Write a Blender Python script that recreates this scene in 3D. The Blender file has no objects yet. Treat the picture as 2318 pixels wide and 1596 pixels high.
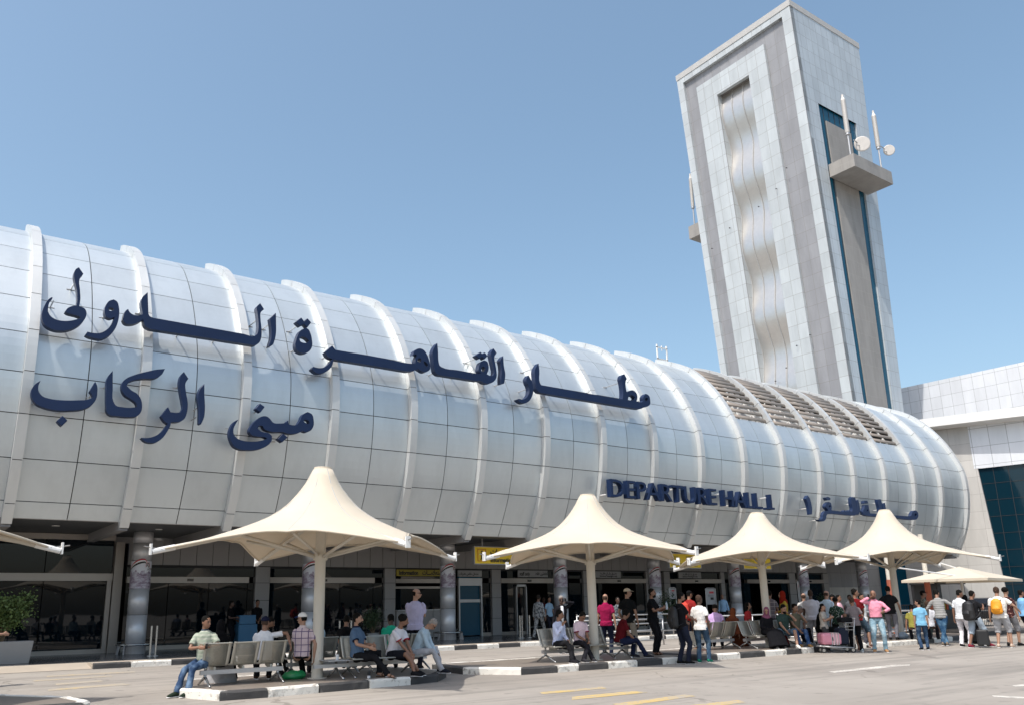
import bpy, bmesh, math, random
from mathutils import Vector, Matrix
from mathutils.geometry import tessellate_polygon
import numpy as np
R=math.radians
sc=bpy.context.scene
COL=sc.collection
# ---------------------------------------------------------------- camera
F,CX,CY,PIT,ROL,YAW,CH=1878.,1088.,899.,.246,.018,.609,1.545
fw=np.array([math.sin(YAW)*math.cos(PIT),math.cos(YAW)*math.cos(PIT),math.sin(PIT)])
rt=np.array([math.cos(YAW),-math.sin(YAW),0.]); up=np.cross(rt,fw)
_r=math.cos(ROL)*rt-math.sin(ROL)*up; _u=math.sin(ROL)*rt+math.cos(ROL)*up
RM=np.array([_r,_u,fw]); CP=np.array([0,0,CH])
cam=bpy.data.cameras.new('camera'); camo=bpy.data.objects.new('camera',cam); COL.objects.link(camo)
camo.matrix_world=Matrix(((_r[0],_u[0],-fw[0],0),(_r[1],_u[1],-fw[1],0),(_r[2],_u[2],-fw[2],CH),(0,0,0,1)))
cam.sensor_width=36; cam.lens=F/2318*36; cam.shift_x=(1159-CX)/2318; cam.shift_y=(CY-798)/2318
cam.clip_start=.1; cam.clip_end=5000
sc.camera=camo
# ---------------------------------------------------------------- sky, sun, exposure
SUND=Vector((.475,.15,-.867)).normalized()      # the way the light travels
elev=math.asin(-SUND.z); rot=math.atan2(-SUND.x,-SUND.y)
w=bpy.data.worlds.new("World"); sc.world=w; w.use_nodes=True
nt=w.node_tree; nt.nodes.clear()
sky=nt.nodes.new('ShaderNodeTexSky'); sky.sky_type='NISHITA'; sky.sun_disc=False
sky.sun_elevation=elev; sky.sun_rotation=rot; sky.air_density=1.1; sky.dust_density=3.4; sky.ozone_density=2.2; sky.altitude=0
bg=nt.nodes.new('ShaderNodeBackground'); bg.inputs[1].default_value=.15
wo=nt.nodes.new('ShaderNodeOutputWorld'); hs=nt.nodes.new('ShaderNodeHueSaturation'); hs.inputs['Saturation'].default_value=.98; hs.inputs['Hue'].default_value=.487; hs.inputs['Value'].default_value=1.0; nt.links.new(sky.outputs[0],hs.inputs['Color']); nt.links.new(hs.outputs[0],bg.inputs[0]); nt.links.new(bg.outputs[0],wo.inputs[0])
sl=bpy.data.lights.new('sun','SUN'); sl.energy=3.0; sl.angle=R(.5); sl.color=(1,.955,.89)
so=bpy.data.objects.new('sun',sl); COL.objects.link(so); so.rotation_euler=SUND.to_track_quat('-Z','Y').to_euler(); so.location=(0,0,90)
sc.view_settings.view_transform='Standard'; sc.view_settings.look='None'; sc.view_settings.exposure=.5; sc.view_settings.gamma=1
sc.cycles.max_bounces=8; sc.cycles.transparent_max_bounces=16

def ray(x,y): return RM.T@np.array([(x-CX)/F,-(y-CY)/F,1.])
def at(x,y,ax,val):
    d=ray(x,y); t=(val-CP[ax])/d[ax]; p=CP+t*d; return Vector((float(p[0]),float(p[1]),float(p[2])))
def wx(px,Y=34.0,py=1340): return at(px,py,1,Y).x
# ---------------------------------------------------------------- materials
def newmat(name):
    m=bpy.data.materials.new(name); m.use_nodes=True; b=m.node_tree.nodes['Principled BSDF']; return m,m.node_tree,b
def N(t,k,**a):
    n=t.nodes.new(k)
    for q,v in a.items(): setattr(n,q,v)
    return n
def coords(t,kind='Object',scale=None):
    tc=N(t,'ShaderNodeTexCoord'); o=tc.outputs[kind]
    if scale:
        mp=N(t,'ShaderNodeMapping'); mp.inputs['Scale'].default_value=scale; t.links.new(o,mp.inputs[0]); o=mp.outputs[0]
    return o
def mathn(t,op,a,b=None,c=None):
    n=N(t,'ShaderNodeMath',operation=op)
    for i,v in enumerate((a,b,c)):
        if v is None: continue
        if isinstance(v,(int,float)): n.inputs[i].default_value=v
        else: t.links.new(v,n.inputs[i])
    return n.outputs[0]
def mixc(t,fac,a,b,mode='MIX'):
    n=N(t,'ShaderNodeMix',data_type='RGBA',blend_type=mode)
    for i,v in ((0,fac),(6,a),(7,b)):
        if isinstance(v,(int,float)): n.inputs[i].default_value=v
        elif isinstance(v,tuple): n.inputs[i].default_value=(v[0],v[1],v[2],1)
        else: t.links.new(v,n.inputs[i])
    return n.outputs[2]
def noise(t,co,scale,detail=4,rough=.55):
    n=N(t,'ShaderNodeTexNoise'); n.inputs['Scale'].default_value=scale; n.inputs['Detail'].default_value=detail; n.inputs['Roughness'].default_value=rough
    t.links.new(co,n.inputs['Vector']); return n.outputs[0]
def ramp(t,f,stops):
    n=N(t,'ShaderNodeValToRGB'); cr=n.color_ramp
    while len(cr.elements)<len(stops): cr.elements.new(.5)
    for e,(p,c) in zip(cr.elements,stops): e.position=p; e.color=(c[0],c[1],c[2],1) if isinstance(c,tuple) else (c,c,c,1)
    t.links.new(f,n.inputs[0]); return n.outputs[0]
def bump(t,b,h,strength=.3,dist=.02):
    n=N(t,'ShaderNodeBump'); n.inputs['Strength'].default_value=strength; n.inputs['Distance'].default_value=dist
    t.links.new(h,n.inputs['Height']); t.links.new(n.outputs[0],b.inputs['Normal'])
def simple(name,col,rough=.6,metal=0.,var=.12,scale=3.,bmp=0,spec=None,nscale=None):
    m,t,b=newmat(name); co=coords(t)
    n=noise(t,co,scale)
    c=mixc(t,n,tuple(x*(1-var) for x in col),tuple(min(1,x*(1+var)) for x in col))
    t.links.new(c,b.inputs['Base Color']); b.inputs['Roughness'].default_value=rough; b.inputs['Metallic'].default_value=metal
    if spec is not None: b.inputs['Specular IOR Level'].default_value=spec
    if bmp: bump(t,b,noise(t,co,nscale or scale*8),bmp,.01)
    return m
_cl={}
def cloth(col,pattern=None,col2=None,rough=.9):
    k=(col,pattern,col2)
    if k in _cl: return _cl[k]
    m,t,b=newmat('cloth'); co=coords(t)
    n=noise(t,co,9,5)
    c=mixc(t,n,tuple(x*.8 for x in col),tuple(min(1,x*1.18) for x in col))
    if pattern:
        sp=N(t,'ShaderNodeSeparateXYZ'); t.links.new(co,sp.inputs[0])
        if pattern=='plaid':
            f1=mathn(t,'LESS_THAN',mathn(t,'FRACT',mathn(t,'MULTIPLY',sp.outputs[2],7.5)),.12)
            f2=mathn(t,'LESS_THAN',mathn(t,'FRACT',mathn(t,'MULTIPLY',sp.outputs[0],7.5)),.12)
            c=mixc(t,mathn(t,'MAXIMUM',f1,f2),c,col2)
        elif pattern=='stripe':
            f1=mathn(t,'LESS_THAN',mathn(t,'FRACT',mathn(t,'MULTIPLY',sp.outputs[2],14)),.45); c=mixc(t,f1,c,col2)
        elif pattern=='camo':
            f1=ramp(t,noise(t,co,14,2),[(.42,0.),(.46,1.)]); c=mixc(t,f1,c,col2)
            f2=ramp(t,noise(t,co,17,1),[(.60,0.),(.63,1.)]); c=mixc(t,f2,c,(.02,.02,.025))
        elif pattern=='floral':
            f1=ramp(t,noise(t,co,26,1),[(.62,0.),(.66,1.)]); c=mixc(t,f1,c,col2)
        elif pattern=='wash':
            f1=ramp(t,noise(t,co,5,2),[(.45,0.),(.7,1.)]); c=mixc(t,f1,c,col2)
    t.links.new(c,b.inputs['Base Color']); b.inputs['Roughness'].default_value=rough; b.inputs['Specular IOR Level'].default_value=.08
    _cl[k]=m; return m
_sk={}
def skin(col):
    if col in _sk: return _sk[col]
    m,t,b=newmat('skin'); co=coords(t); c=mixc(t,noise(t,co,12),tuple(x*.85 for x in col),tuple(x*1.1 for x in col))
    t.links.new(c,b.inputs['Base Color']); b.inputs['Roughness'].default_value=.5; b.inputs['Subsurface Weight'].default_value=.0
    _sk[col]=m; return m
def gridmat(name,col,su,sv,gap=.02,rough=.5,metal=0.,var=.06,line=(.12,.12,.12),stain=.1,ou=0.,ov=0.,stagger=0):
    """cladding of tiles; UVs are metres"""
    m,t,b=newmat(name); co=coords(t,'UV'); sp=N(t,'ShaderNodeSeparateXYZ'); t.links.new(co,sp.inputs[0])
    u=mathn(t,'DIVIDE',mathn(t,'ADD',sp.outputs[0],ou),su); v=mathn(t,'DIVIDE',mathn(t,'ADD',sp.outputs[1],ov),sv)
    fu=mathn(t,'FRACT',u); fv=mathn(t,'FRACT',v)
    l=mathn(t,'MAXIMUM',mathn(t,'LESS_THAN',fu,gap/su),mathn(t,'LESS_THAN',fv,gap/sv))
    cb=N(t,'ShaderNodeCombineXYZ'); t.links.new(mathn(t,'FLOOR',u),cb.inputs[0]); t.links.new(mathn(t,'FLOOR',v),cb.inputs[1])
    wn=N(t,'ShaderNodeTexWhiteNoise',noise_dimensions='2D'); t.links.new(cb.outputs[0],wn.inputs['Vector'])
    c=mixc(t,wn.outputs[0],tuple(x*(1-var) for x in col),tuple(min(1,x*(1+var)) for x in col))
    ob=coords(t,'Object',(1,1,.22)); n=ramp(t,noise(t,ob,.9,6,.65),[(.35,1-stain*2),(.62,1.)])
    c=mixc(t,1.0,c,n,'MULTIPLY'); c=mixc(t,l,c,line)
    t.links.new(c,b.inputs['Base Color']); b.inputs['Roughness'].default_value=rough; b.inputs['Metallic'].default_value=metal
    bump(t,b,mathn(t,'SUBTRACT',1.0,l),.5,.01)
    return m
M={}
def mk_asphalt():
    m,t,b=newmat('asphalt'); co=coords(t)
    big=noise(t,co,.22,5,.6); mid=noise(t,coords(t,'Object',(1,.35,1)),1.1,6,.62); fine=noise(t,co,46,3,.7)
    c=ramp(t,big,[(.3,(.225,.203,.177)),(.5,(.305,.277,.243)),(.72,(.365,.335,.295))])
    c=mixc(t,mathn(t,'MULTIPLY',ramp(t,mid,[(.45,0.),(.72,1.)]),.45),c,(.235,.21,.185))
    c=mixc(t,mathn(t,'MULTIPLY',fine,.5),c,(.30,.27,.235))
    # cracks and tyre streaks
    vo=N(t,'ShaderNodeTexVoronoi',feature='DISTANCE_TO_EDGE'); vo.inputs['Scale'].default_value=.33
    dst=N(t,'ShaderNodeTexNoise'); dst.inputs['Scale'].default_value=1.5; dst.inputs['Detail'].default_value=5; t.links.new(co,dst.inputs['Vector'])
    va=N(t,'ShaderNodeVectorMath',operation='MULTIPLY_ADD'); va.inputs[1].default_value=(.9,.9,0); t.links.new(dst.outputs[1],va.inputs[0]); t.links.new(co,va.inputs[2]); t.links.new(va.outputs[0],vo.inputs['Vector'])
    cr=mathn(t,'MULTIPLY',mathn(t,'LESS_THAN',vo.outputs[0],.008),ramp(t,noise(t,co,.5,2),[(.5,0.),(.6,.55)]))
    c=mixc(t,cr,c,(.12,.105,.09))
    st=ramp(t,noise(t,coords(t,'Object',(.12,1.6,1)),1.0,4,.6),[(.50,0.),(.66,.75)])
    c=mixc(t,st,c,(.19,.175,.155))
    spots=ramp(t,noise(t,co,2.6,2,.5),[(.62,0.),(.72,.5)]); c=mixc(t,spots,c,(.16,.145,.13))
    t.links.new(c,b.inputs['Base Color']); b.inputs['Roughness'].default_value=.85; b.inputs['Specular IOR Level'].default_value=.25
    bump(t,b,fine,.35,.01); return m
M['asphalt']=mk_asphalt()
def worn(name,col,under,thr=.5,scale=9):
    m,t,b=newmat(name); co=coords(t); n=noise(t,co,scale,7,.72); n2=noise(t,co,1.4,3)
    f=ramp(t,mathn(t,'ADD',mathn(t,'MULTIPLY',n,.65),mathn(t,'MULTIPLY',n2,.35)),[(thr,0.),(thr+.07,1.)])
    c=mixc(t,f,under,col); t.links.new(mixc(t,.25,c,mixc(t,n2,(.3,.28,.25),col)),b.inputs['Base Color']); b.inputs['Roughness'].default_value=.8
    bump(t,b,n,.4,.02); return m
M['kerb_white']=worn('kerb_white',(.78,.75,.68),(.30,.27,.23),.40)
M['kerb_black']=worn('kerb_black',(.014,.015,.019),(.11,.105,.10),.34)
M['yellow_paint']=worn('yellow_paint',(.52,.36,.11),(.34,.30,.25),.45,12)
M['faded_yellow']=worn('faded_yellow',(.47,.35,.16),(.35,.31,.26),.52,12)
M['white_paint']=worn('white_paint',(.62,.58,.52),(.33,.30,.26),.47,12)
M['paving']=simple('paving',(.24,.205,.18),.32,0,.18,1.2,.1)
M['island_top']=simple('island_top',(.23,.195,.165),.38,0,.2,2.2,.1)
M['dark_tile']=gridmat('dark_tile',(.085,.085,.088),.6,.6,.008,.22,0,.12,(.04,.04,.04))
M['light_paving']=simple('light_paving',(.42,.36,.29),.7,0,.15,1.5,.15)
def mk_alu(name,col,rough,metal,var=.05):
    m,t,b=newmat(name); co=coords(t); g=N(t,'ShaderNodeNewGeometry')
    c=mixc(t,g.outputs['Random Per Island'],tuple(x*(1-var) for x in col),tuple(min(1,x*(1+var)) for x in col))
    dirt=ramp(t,noise(t,coords(t,'Object',(1.2,1.2,.35)),1.3,6,.65),[(.34,.93),(.55,1.)])
    c=mixc(t,1.0,c,dirt,'MULTIPLY'); t.links.new(c,b.inputs['Base Color'])
    rr=N(t,'ShaderNodeMapRange'); t.links.new(noise(t,co,.8,5),rr.inputs[0]); rr.inputs[3].default_value=rough-.02; rr.inputs[4].default_value=rough+.03
    t.links.new(rr.outputs[0],b.inputs['Roughness']); b.inputs['Metallic'].default_value=metal
    bump(t,b,noise(t,co,.45,1),.10,.05); return m
M['alu_panel']=mk_alu('alu_panel',(.57,.615,.635),.40,.60,.05)
M['alu_rib']=mk_alu('alu_rib',(.58,.59,.58),.45,.35)
M['seam']=simple('seam',(.03,.03,.032),.8)
M['louvre']=simple('louvre',(.30,.255,.215),.55,.3,.15,4)
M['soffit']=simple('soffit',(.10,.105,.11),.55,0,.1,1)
M['clad_grey']=simple('clad_grey',(.30,.29,.285),.5,.1,.05,.8)
M['steel']=simple('steel',(.48,.48,.47),.24,.9,.06,2)
M['steel_brushed']=simple('steel_brushed',(.46,.46,.46),.42,.6,.1,1.5,.05)
M['column_steel']=simple('column_steel',(.60,.60,.61),.38,.35,.03,.5)
M['bar_metal']=simple('bar_metal',(.33,.30,.27),.4,.6,.12,1.2)
M['bench_metal']=simple('bench_metal',(.42,.41,.36),.42,.55,.1,3)
def mk_perf():
    m,t,b=newmat('perforated_metal'); co=coords(t,'UV'); sp=N(t,'ShaderNodeSeparateXYZ'); t.links.new(co,sp.inputs[0])
    a=mathn(t,'SUBTRACT',mathn(t,'FRACT',mathn(t,'MULTIPLY',sp.outputs[0],70)),.5); c=mathn(t,'SUBTRACT',mathn(t,'FRACT',mathn(t,'MULTIPLY',sp.outputs[1],70)),.5)
    d=mathn(t,'ADD',mathn(t,'MULTIPLY',a,a),mathn(t,'MULTIPLY',c,c)); al=mathn(t,'GREATER_THAN',d,.075)
    t.links.new(al,b.inputs['Alpha']); t.links.new(mixc(t,noise(t,coords(t),4),(.27,.26,.22),(.38,.37,.32)),b.inputs['Base Color'])
    b.inputs['Metallic'].default_value=.5; b.inputs['Roughness'].default_value=.45; return m
M['perforated']=mk_perf()
def mk_glass(name,col,rough=.03,spec=.5):
    m,t,b=newmat(name); b.inputs['Base Color'].default_value=(*col,1); b.inputs['Roughness'].default_value=rough; b.inputs['Specular IOR Level'].default_value=spec
    bump(t,b,noise(t,coords(t),.45,2),.08,.05); return m
M['dark_glass']=mk_glass('dark_glass',(.002,.006,.010),.02,.38)
M['teal_glass']=mk_glass('teal_glass',(.002,.020,.034),.06,.4)
M['blue_glass']=mk_glass('blue_glass',(.006,.075,.13),.2,.25)
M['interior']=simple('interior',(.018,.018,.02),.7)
def mk_fabric():
    m,t,b=newmat('awning_fabric'); co=coords(t)
    c=mixc(t,noise(t,coords(t,'Object',(1,1,.6)),1.5,6,.6),(.60,.525,.415),(.71,.64,.52))
    t.links.new(c,b.inputs['Base Color']); b.inputs['Roughness'].default_value=.75
    tr=N(t,'ShaderNodeBsdfTranslucent'); tr.inputs[0].default_value=(.66,.55,.40,1)
    mx=N(t,'ShaderNodeMixShader'); mx.inputs[0].default_value=.22; out=t.nodes['Material Output']
    t.links.new(b.outputs[0],mx.inputs[1]); t.links.new(tr.outputs[0],mx.inputs[2]); t.links.new(mx.outputs[0],out.inputs[0]); 
    bump(t,b,noise(t,co,3,3),.12,.03); return m
M['fabric']=mk_fabric()
M['pole_paint']=worn('pole_paint',(.60,.56,.48),(.36,.32,.26),.33,5)
M['white_metal']=simple('white_metal',(.72,.71,.68),.4,0,.08,3)
M['cable']=simple('cable',(.35,.34,.32),.4,.8)
M['navy']=simple('navy',(.006,.019,.062),.55,0,.25,1.2,spec=.3)
M['navy_pale']=simple('navy_pale',(.008,.024,.075),.5,0,.2,1.5)
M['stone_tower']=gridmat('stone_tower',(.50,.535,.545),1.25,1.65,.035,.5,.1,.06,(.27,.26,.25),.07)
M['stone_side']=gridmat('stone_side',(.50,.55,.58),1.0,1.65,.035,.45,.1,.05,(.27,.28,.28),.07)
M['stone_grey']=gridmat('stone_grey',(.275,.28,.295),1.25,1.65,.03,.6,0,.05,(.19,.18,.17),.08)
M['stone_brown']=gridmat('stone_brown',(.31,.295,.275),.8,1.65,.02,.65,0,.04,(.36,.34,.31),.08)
M['stone_top']=simple('stone_top',(.44,.435,.42),.7,0,.15,1.2)
M['stone_wall']=gridmat('stone_wall',(.54,.525,.495),1.5,1.25,.02,.65,0,.04,(.30,.28,.26),.08)
M['white_clad']=gridmat('white_clad',(.74,.76,.79),1.15,1.35,.035,.42,.1,.04,(.36,.37,.38),.05)
M['plaster_white']=simple('plaster_white',(.80,.79,.76),.6,0,.04,1)
def mk_wavy():
    m,t,b=newmat('perforated_wave'); co=coords(t,'UV'); 
    n=noise(t,coords(t),2.0,6,.7); c=mixc(t,n,(.52,.50,.47),(.68,.66,.63)); t.links.new(c,b.inputs['Base Color'])
    b.inputs['Metallic'].default_value=.75; b.inputs['Roughness'].default_value=.34
    vo=N(t,'ShaderNodeTexVoronoi'); vo.inputs['Scale'].default_value=9; t.links.new(co,vo.inputs['Vector']); bump(t,b,vo.outputs[0],.25,.02); return m
M['wave']=mk_wavy()
M['antenna']=simple('antenna',(.45,.43,.40),.5,.2,.15,2)
M['dish']=simple('dish',(.62,.59,.55),.6,0,.12,3)
M['sign_yellow']=simple('sign_yellow',(.75,.50,.01),.45,0,.05,1)
M['sign_black']=simple('sign_black',(.015,.015,.015),.5)
M['sign_grey']=simple('sign_grey',(.34,.34,.34),.5)
M['sign_white']=simple('sign_white',(.72,.72,.72),.5)
M['red']=simple('red',(.45,.03,.04),.5)
M['poster_white']=simple('poster_white',(.60,.61,.66),.5,0,.05,2)
def mk_photo():
    m,t,b=newmat('poster_print'); co=coords(t,'Object')
    n=noise(t,coords(t,'Object',(1,1,2.2)),5,6,.75); c=ramp(t,n,[(.3,(.09,.05,.08)),(.45,(.24,.18,.24)),(.55,(.42,.40,.46)),(.7,(.60,.60,.66))])
    t.links.new(c,b.inputs['Base Color']); b.inputs['Roughness'].default_value=.5; return m
M['poster_print']=mk_photo()
M['blue_desk']=simple('blue_desk',(.03,.12,.22),.5)
M['leaf']=simple('leaf',(.075,.115,.028),.6,0,.45,6)
M['leaf_dark']=simple('leaf_dark',(.03,.055,.02),.6,0,.45,6)
M['twig']=simple('twig',(.11,.075,.04),.8)
M['planter']=simple('planter',(.25,.25,.245),.5,.2,.08,1.5)
M['black']=simple('black',(.012,.012,.013),.55)
M['black_gloss']=simple('black_gloss',(.008,.008,.009),.15)
M['rubber']=simple('rubber',(.02,.02,.02),.8)
M['concrete']=simple('concrete',(.40,.38,.35),.85,0,.12,4,.3)
M['hair']=simple('hair',(.008,.007,.006),.8,0,.3,20,spec=.1)
M['hair_grey']=simple('hair_grey',(.22,.20,.18),.7,0,.3,20)
M['hair_bald']=simple('hair_stubble',(.06,.038,.028),.8,0,.3,20,spec=.1)
M['eye']=simple('eye',(.01,.008,.007),.3)
M['red_paint']=simple('red_paint',(.33,.09,.05),.6,0,.2,3)
M['green_plastic']=simple('green_plastic',(.01,.22,.07),.35,0,.3,6)
M['orange']=simple('orange',(.72,.28,.01),.6,0,.15,6)
M['pink_case']=simple('pink_case',(.62,.25,.32),.4,0,.1,3)
M['pale_pink']=simple('pale_pink',(.72,.55,.56),.4,0,.1,3)
M['lamp_disc']=simple('lamp_disc',(.75,.75,.72),.4)
# ---------------------------------------------------------------- mesh builder
class MB:
    def __init__(s): s.v=[]; s.f=[]; s.uv={}
    def add(s,vs,fs,uvs=None):
        o=len(s.v); s.v+= [tuple(v) for v in vs]
        for i,f in enumerate(fs):
            if uvs: s.uv[len(s.f)]=uvs[i]
            s.f.append(tuple(o+k for k in f))
        return s
    def quad(s,a,b,c,d,uv=None): return s.add([a,b,c,d],[(0,1,2,3)],[uv] if uv else None)
    def box(s,x0,x1,y0,y1,z0,z1):
        x0,x1=sorted((x0,x1)); y0,y1=sorted((y0,y1)); z0,z1=sorted((z0,z1))
        v=[(x0,y0,z0),(x1,y0,z0),(x1,y1,z0),(x0,y1,z0),(x0,y0,z1),(x1,y0,z1),(x1,y1,z1),(x0,y1,z1)]
        fs=[(0,3,2,1),(4,5,6,7),(0,1,5,4),(1,2,6,5),(2,3,7,6),(3,0,4,7)]
        uvs=[]
        for f in fs:
            pts=[v[k] for k in f]
            if f in ((0,3,2,1),(4,5,6,7)): uvs.append([(p[0],p[1]) for p in pts])
            elif f in ((0,1,5,4),(2,3,7,6)): uvs.append([(p[0],p[2]) for p in pts])
            else: uvs.append([(p[1],p[2]) for p in pts])
        return s.add(v,fs,uvs)
    def hexa(s,v):   # 8 corners, bottom ring then top ring
        return s.add(v,[(0,3,2,1),(4,5,6,7),(0,1,5,4),(1,2,6,5),(2,3,7,6),(3,0,4,7)])
    def tube(s,pts,r,n=8,caps=True,flat=1.0,side=None):
        pts=[Vector(p) for p in pts]; rs=r if isinstance(r,(list,tuple)) else [r]*len(pts)
        vs=[];fs=[]; prev=None
        for i,p in enumerate(pts):
            d=(pts[min(i+1,len(pts)-1)]-pts[max(i-1,0)]).normalized()
            if side is not None: a=Vector(side); a=(a-d*a.dot(d)).normalized()
            elif prev is None: a=d.orthogonal().normalized()
            else: a=(prev-d*prev.dot(d)).normalized()
            prev=a; b=d.cross(a)
            rr=rs[i]; ra,rb=(rr if isinstance(rr,(tuple,list)) else (rr,rr*flat))
            for k in range(n):
                t=2*math.pi*k/n; vs.append(p+a*(ra*math.cos(t))+b*(rb*math.sin(t)))
        m=len(pts)
        for i in range(m-1):
            for k in range(n):
                q=(k+1)%n; fs.append((i*n+k,i*n+q,(i+1)*n+q,(i+1)*n+k))
        if caps: fs.append(tuple(range(n-1,-1,-1))); fs.append(tuple((m-1)*n+k for k in range(n)))
        return s.add(vs,fs)
    def ell(s,c,r,n=12,m=8,rot=None):
        vs=[];fs=[]; c=Vector(c)
        P=[Vector((0,0,-r[2]))]
        for i in range(1,m):
            a=-math.pi/2+math.pi*i/m
            for k in range(n): t=2*math.pi*k/n; P.append(Vector((r[0]*math.cos(a)*math.cos(t),r[1]*math.cos(a)*math.sin(t),r[2]*math.sin(a))))
        P.append(Vector((0,0,r[2])))
        if rot is not None: P=[rot@p for p in P]
        vs=[c+p for p in P]
        for k in range(n): fs.append((0,1+(k+1)%n,1+k))
        for i in range(m-2):
            for k in range(n): q=(k+1)%n; fs.append((1+i*n+k,1+i*n+q,1+(i+1)*n+q,1+(i+1)*n+k))
        T=len(P)-1
        for k in range(n): fs.append((T,1+(m-2)*n+k,1+(m-2)*n+(k+1)%n))
        return s.add(vs,fs)
    def prism(s,outer,fn,w0,w1,holes=()):
        """outer/holes: 2D points; fn(p,w) -> 3D"""
        loops=[list(outer)]+[list(h) for h in holes]
        tri=tessellate_polygon([[Vector((p[0],p[1],0)) for p in l] for l in loops])
        flat=[p for l in loops for p in l]; n=len(flat)
        vs=[fn(p,w0) for p in flat]+[fn(p,w1) for p in flat]
        fs=[tuple(t) for t in tri]+[tuple(n+k for k in reversed(t)) for t in tri]
        o=0
        for l in loops:
            k=len(l)
            for i in range(k): j=(i+1)%k; fs.append((o+i,o+j,n+o+j,n+o+i))
            o+=k
        return s.add(vs,fs)
    def build(s,name,mat,parent=None,smooth=False,local=False,bevel=0,fix=True):
        me=bpy.data.meshes.new(name)
        off=Vector((0,0,0))
        if parent is not None and not local:
            p=parent
            while p is not None: off=off+p.location; p=p.parent
        me.from_pydata([tuple(Vector(v)-off) for v in s.v],[],s.f)
        if s.uv:
            ul=me.uv_layers.new(name='UVMap')
            for pi,pol in enumerate(me.polygons):
                u=s.uv.get(pi)
                if u:
                    for li,uvv in zip(pol.loop_indices,u): ul.data[li].uv=uvv
        if fix:
            bm=bmesh.new(); bm.from_mesh(me); bmesh.ops.recalc_face_normals(bm,faces=bm.faces); bm.to_mesh(me); bm.free()
        me.materials.append(mat if not isinstance(mat,str) else M[mat])
        if smooth:
            for p in me.polygons: p.use_smooth=True
        o=bpy.data.objects.new(name,me); COL.objects.link(o)
        if parent is not None: o.parent=parent
        if bevel:
            b=o.modifiers.new('bevel','BEVEL'); b.width=bevel; b.segments=2; b.limit_method='ANGLE'
        return o
def tag(o,label=None,cat=None,group=None,kind=None):
    if label: o['label']=label
    if cat: o['category']=cat
    if group: o['group']=group
    if kind: o['kind']=kind
    return o
def thing(name,loc,label,cat,group=None,rz=0.):
    o=bpy.data.objects.new(name,None); o.empty_display_size=.3; COL.objects.link(o); o.location=loc; o.rotation_euler.z=rz
    return tag(o,label,cat,group)
def copy_tree(o,parent=None):
    c=o.copy(); COL.objects.link(c); c.parent=parent
    for ch in [x for x in CH_OF.get(o.name,[])] if False else list(o.children): copy_tree(ch,c)
    return c
def text_mb(body,size,fn,depth=.01,bold=0.,align='LEFT',sx=1.,lines=1.):
    """text as a solid; fn maps (u,v,w) to 3D"""
    cu=bpy.data.curves.new('txt','FONT'); cu.body=body; cu.size=size; cu.extrude=depth/2; cu.offset=bold; cu.align_x=align; cu.resolution_u=3; cu.space_line=lines
    o=bpy.data.objects.new('txt',cu); COL.objects.link(o); dg=bpy.context.evaluated_depsgraph_get(); dg.update()
    me=bpy.data.meshes.new_from_object(o.evaluated_get(dg)); mb=MB()
    mb.add([fn(v.co.x*sx,v.co.y,v.co.z) for v in me.vertices],[tuple(p.vertices) for p in me.polygons])
    bpy.data.objects.remove(o); bpy.data.curves.remove(cu); bpy.data.meshes.remove(me)
    return mb
def ar(s): return s[::-1]
# ================================================================ SETTING
def struct(name,mb,mat,**k):
    o=mb.build(name,mat,**k); o['kind']='structure'; return o
g=MB(); g.quad((-600,-600,0),(600,-600,0),(600,900,0),(-600,900,0)); struct('ground',g,'asphalt')
# building pavement (dark polished tile) with a light kerb strip, and kerb stones
SY=26.45
g=MB(); g.box(-40,70,SY+1.0,60,0.0,.15); struct('pavement',g,'dark_tile')
g=MB(); g.box(4.95,70,SY+.16,SY+.995,0,.148)
g.add([(2.3,SY+.2,.006),(4.945,SY+.2,.006),(4.945,SY+.995,.148),(2.3,SY+.995,.148)],[(0,1,2,3)])
g.box(-40,2.29,SY+.16,SY+.995,0,.148); struct('pavement_edge',g,'light_paving')
def marks(name,quads,mat,z=.004):
    mb=MB()
    for q in quads: mb.add([(x,y,z) for x,y in q],[tuple(range(len(q)))])
    struct(name,mb,mat)
def px_ground(l): return [tuple(at(x/1.6243,y/1.6243,2,0)[:2]) for x,y in l]
def Z5(x,y): return (1800+x*.40984,1938+y*.40984)
def Z3(x,y): return (x*.40984,1938+y*.40984)
def Z4(x,y): return (900+x*.40984,1938+y*.40984)
def Z6(x,y): return (2700+x*.45944,1938+y*.45944)
qs=[[Z5(450,1480),Z5(1010,1430),Z5(1050,1445),Z5(470,1497)],[Z5(740,1520),Z5(1290,1468),Z5(1420,1480),Z5(740,1548)],
    [Z5(1100,1585),Z5(1750,1500),Z5(1850,1515),Z5(1170,1610)],[Z5(1800,1596),Z5(2230,1550),Z5(2300,1570),Z5(1900,1620)]]
marks('yellow_hatching',[px_ground(q) for q in qs],'yellow_paint')
qs=[[Z3(500,1400),Z3(900,1370),Z3(930,1382),Z3(500,1416)],[Z3(430,1452),Z3(1100,1400),Z3(1180,1410),Z3(430,1468)],[Z3(640,1262),Z3(850,1250),Z3(860,1258),Z3(600,1278)],[Z3(420,1330),Z3(1200,1290),Z3(1220,1300),Z3(420,1342)],[Z3(300,1372),Z3(1000,1330),Z3(1010,1338),Z3(300,1382)]]
marks('faded_hatching',[px_ground(q) for q in qs],'faded_yellow')
qs=[[Z6(750,1155),Z6(1260,1100),Z6(1410,1097),Z6(1400,1106),Z6(800,1163)],[Z6(2225,1265),Z6(2400,1245),Z6(2400,1262),Z6(2250,1275)],[Z6(2060,1345),Z6(2400,1362),Z6(2400,1375),Z6(2080,1358)]]
marks('white_lane_mark',[px_ground(q) for q in qs],'white_paint')
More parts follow.
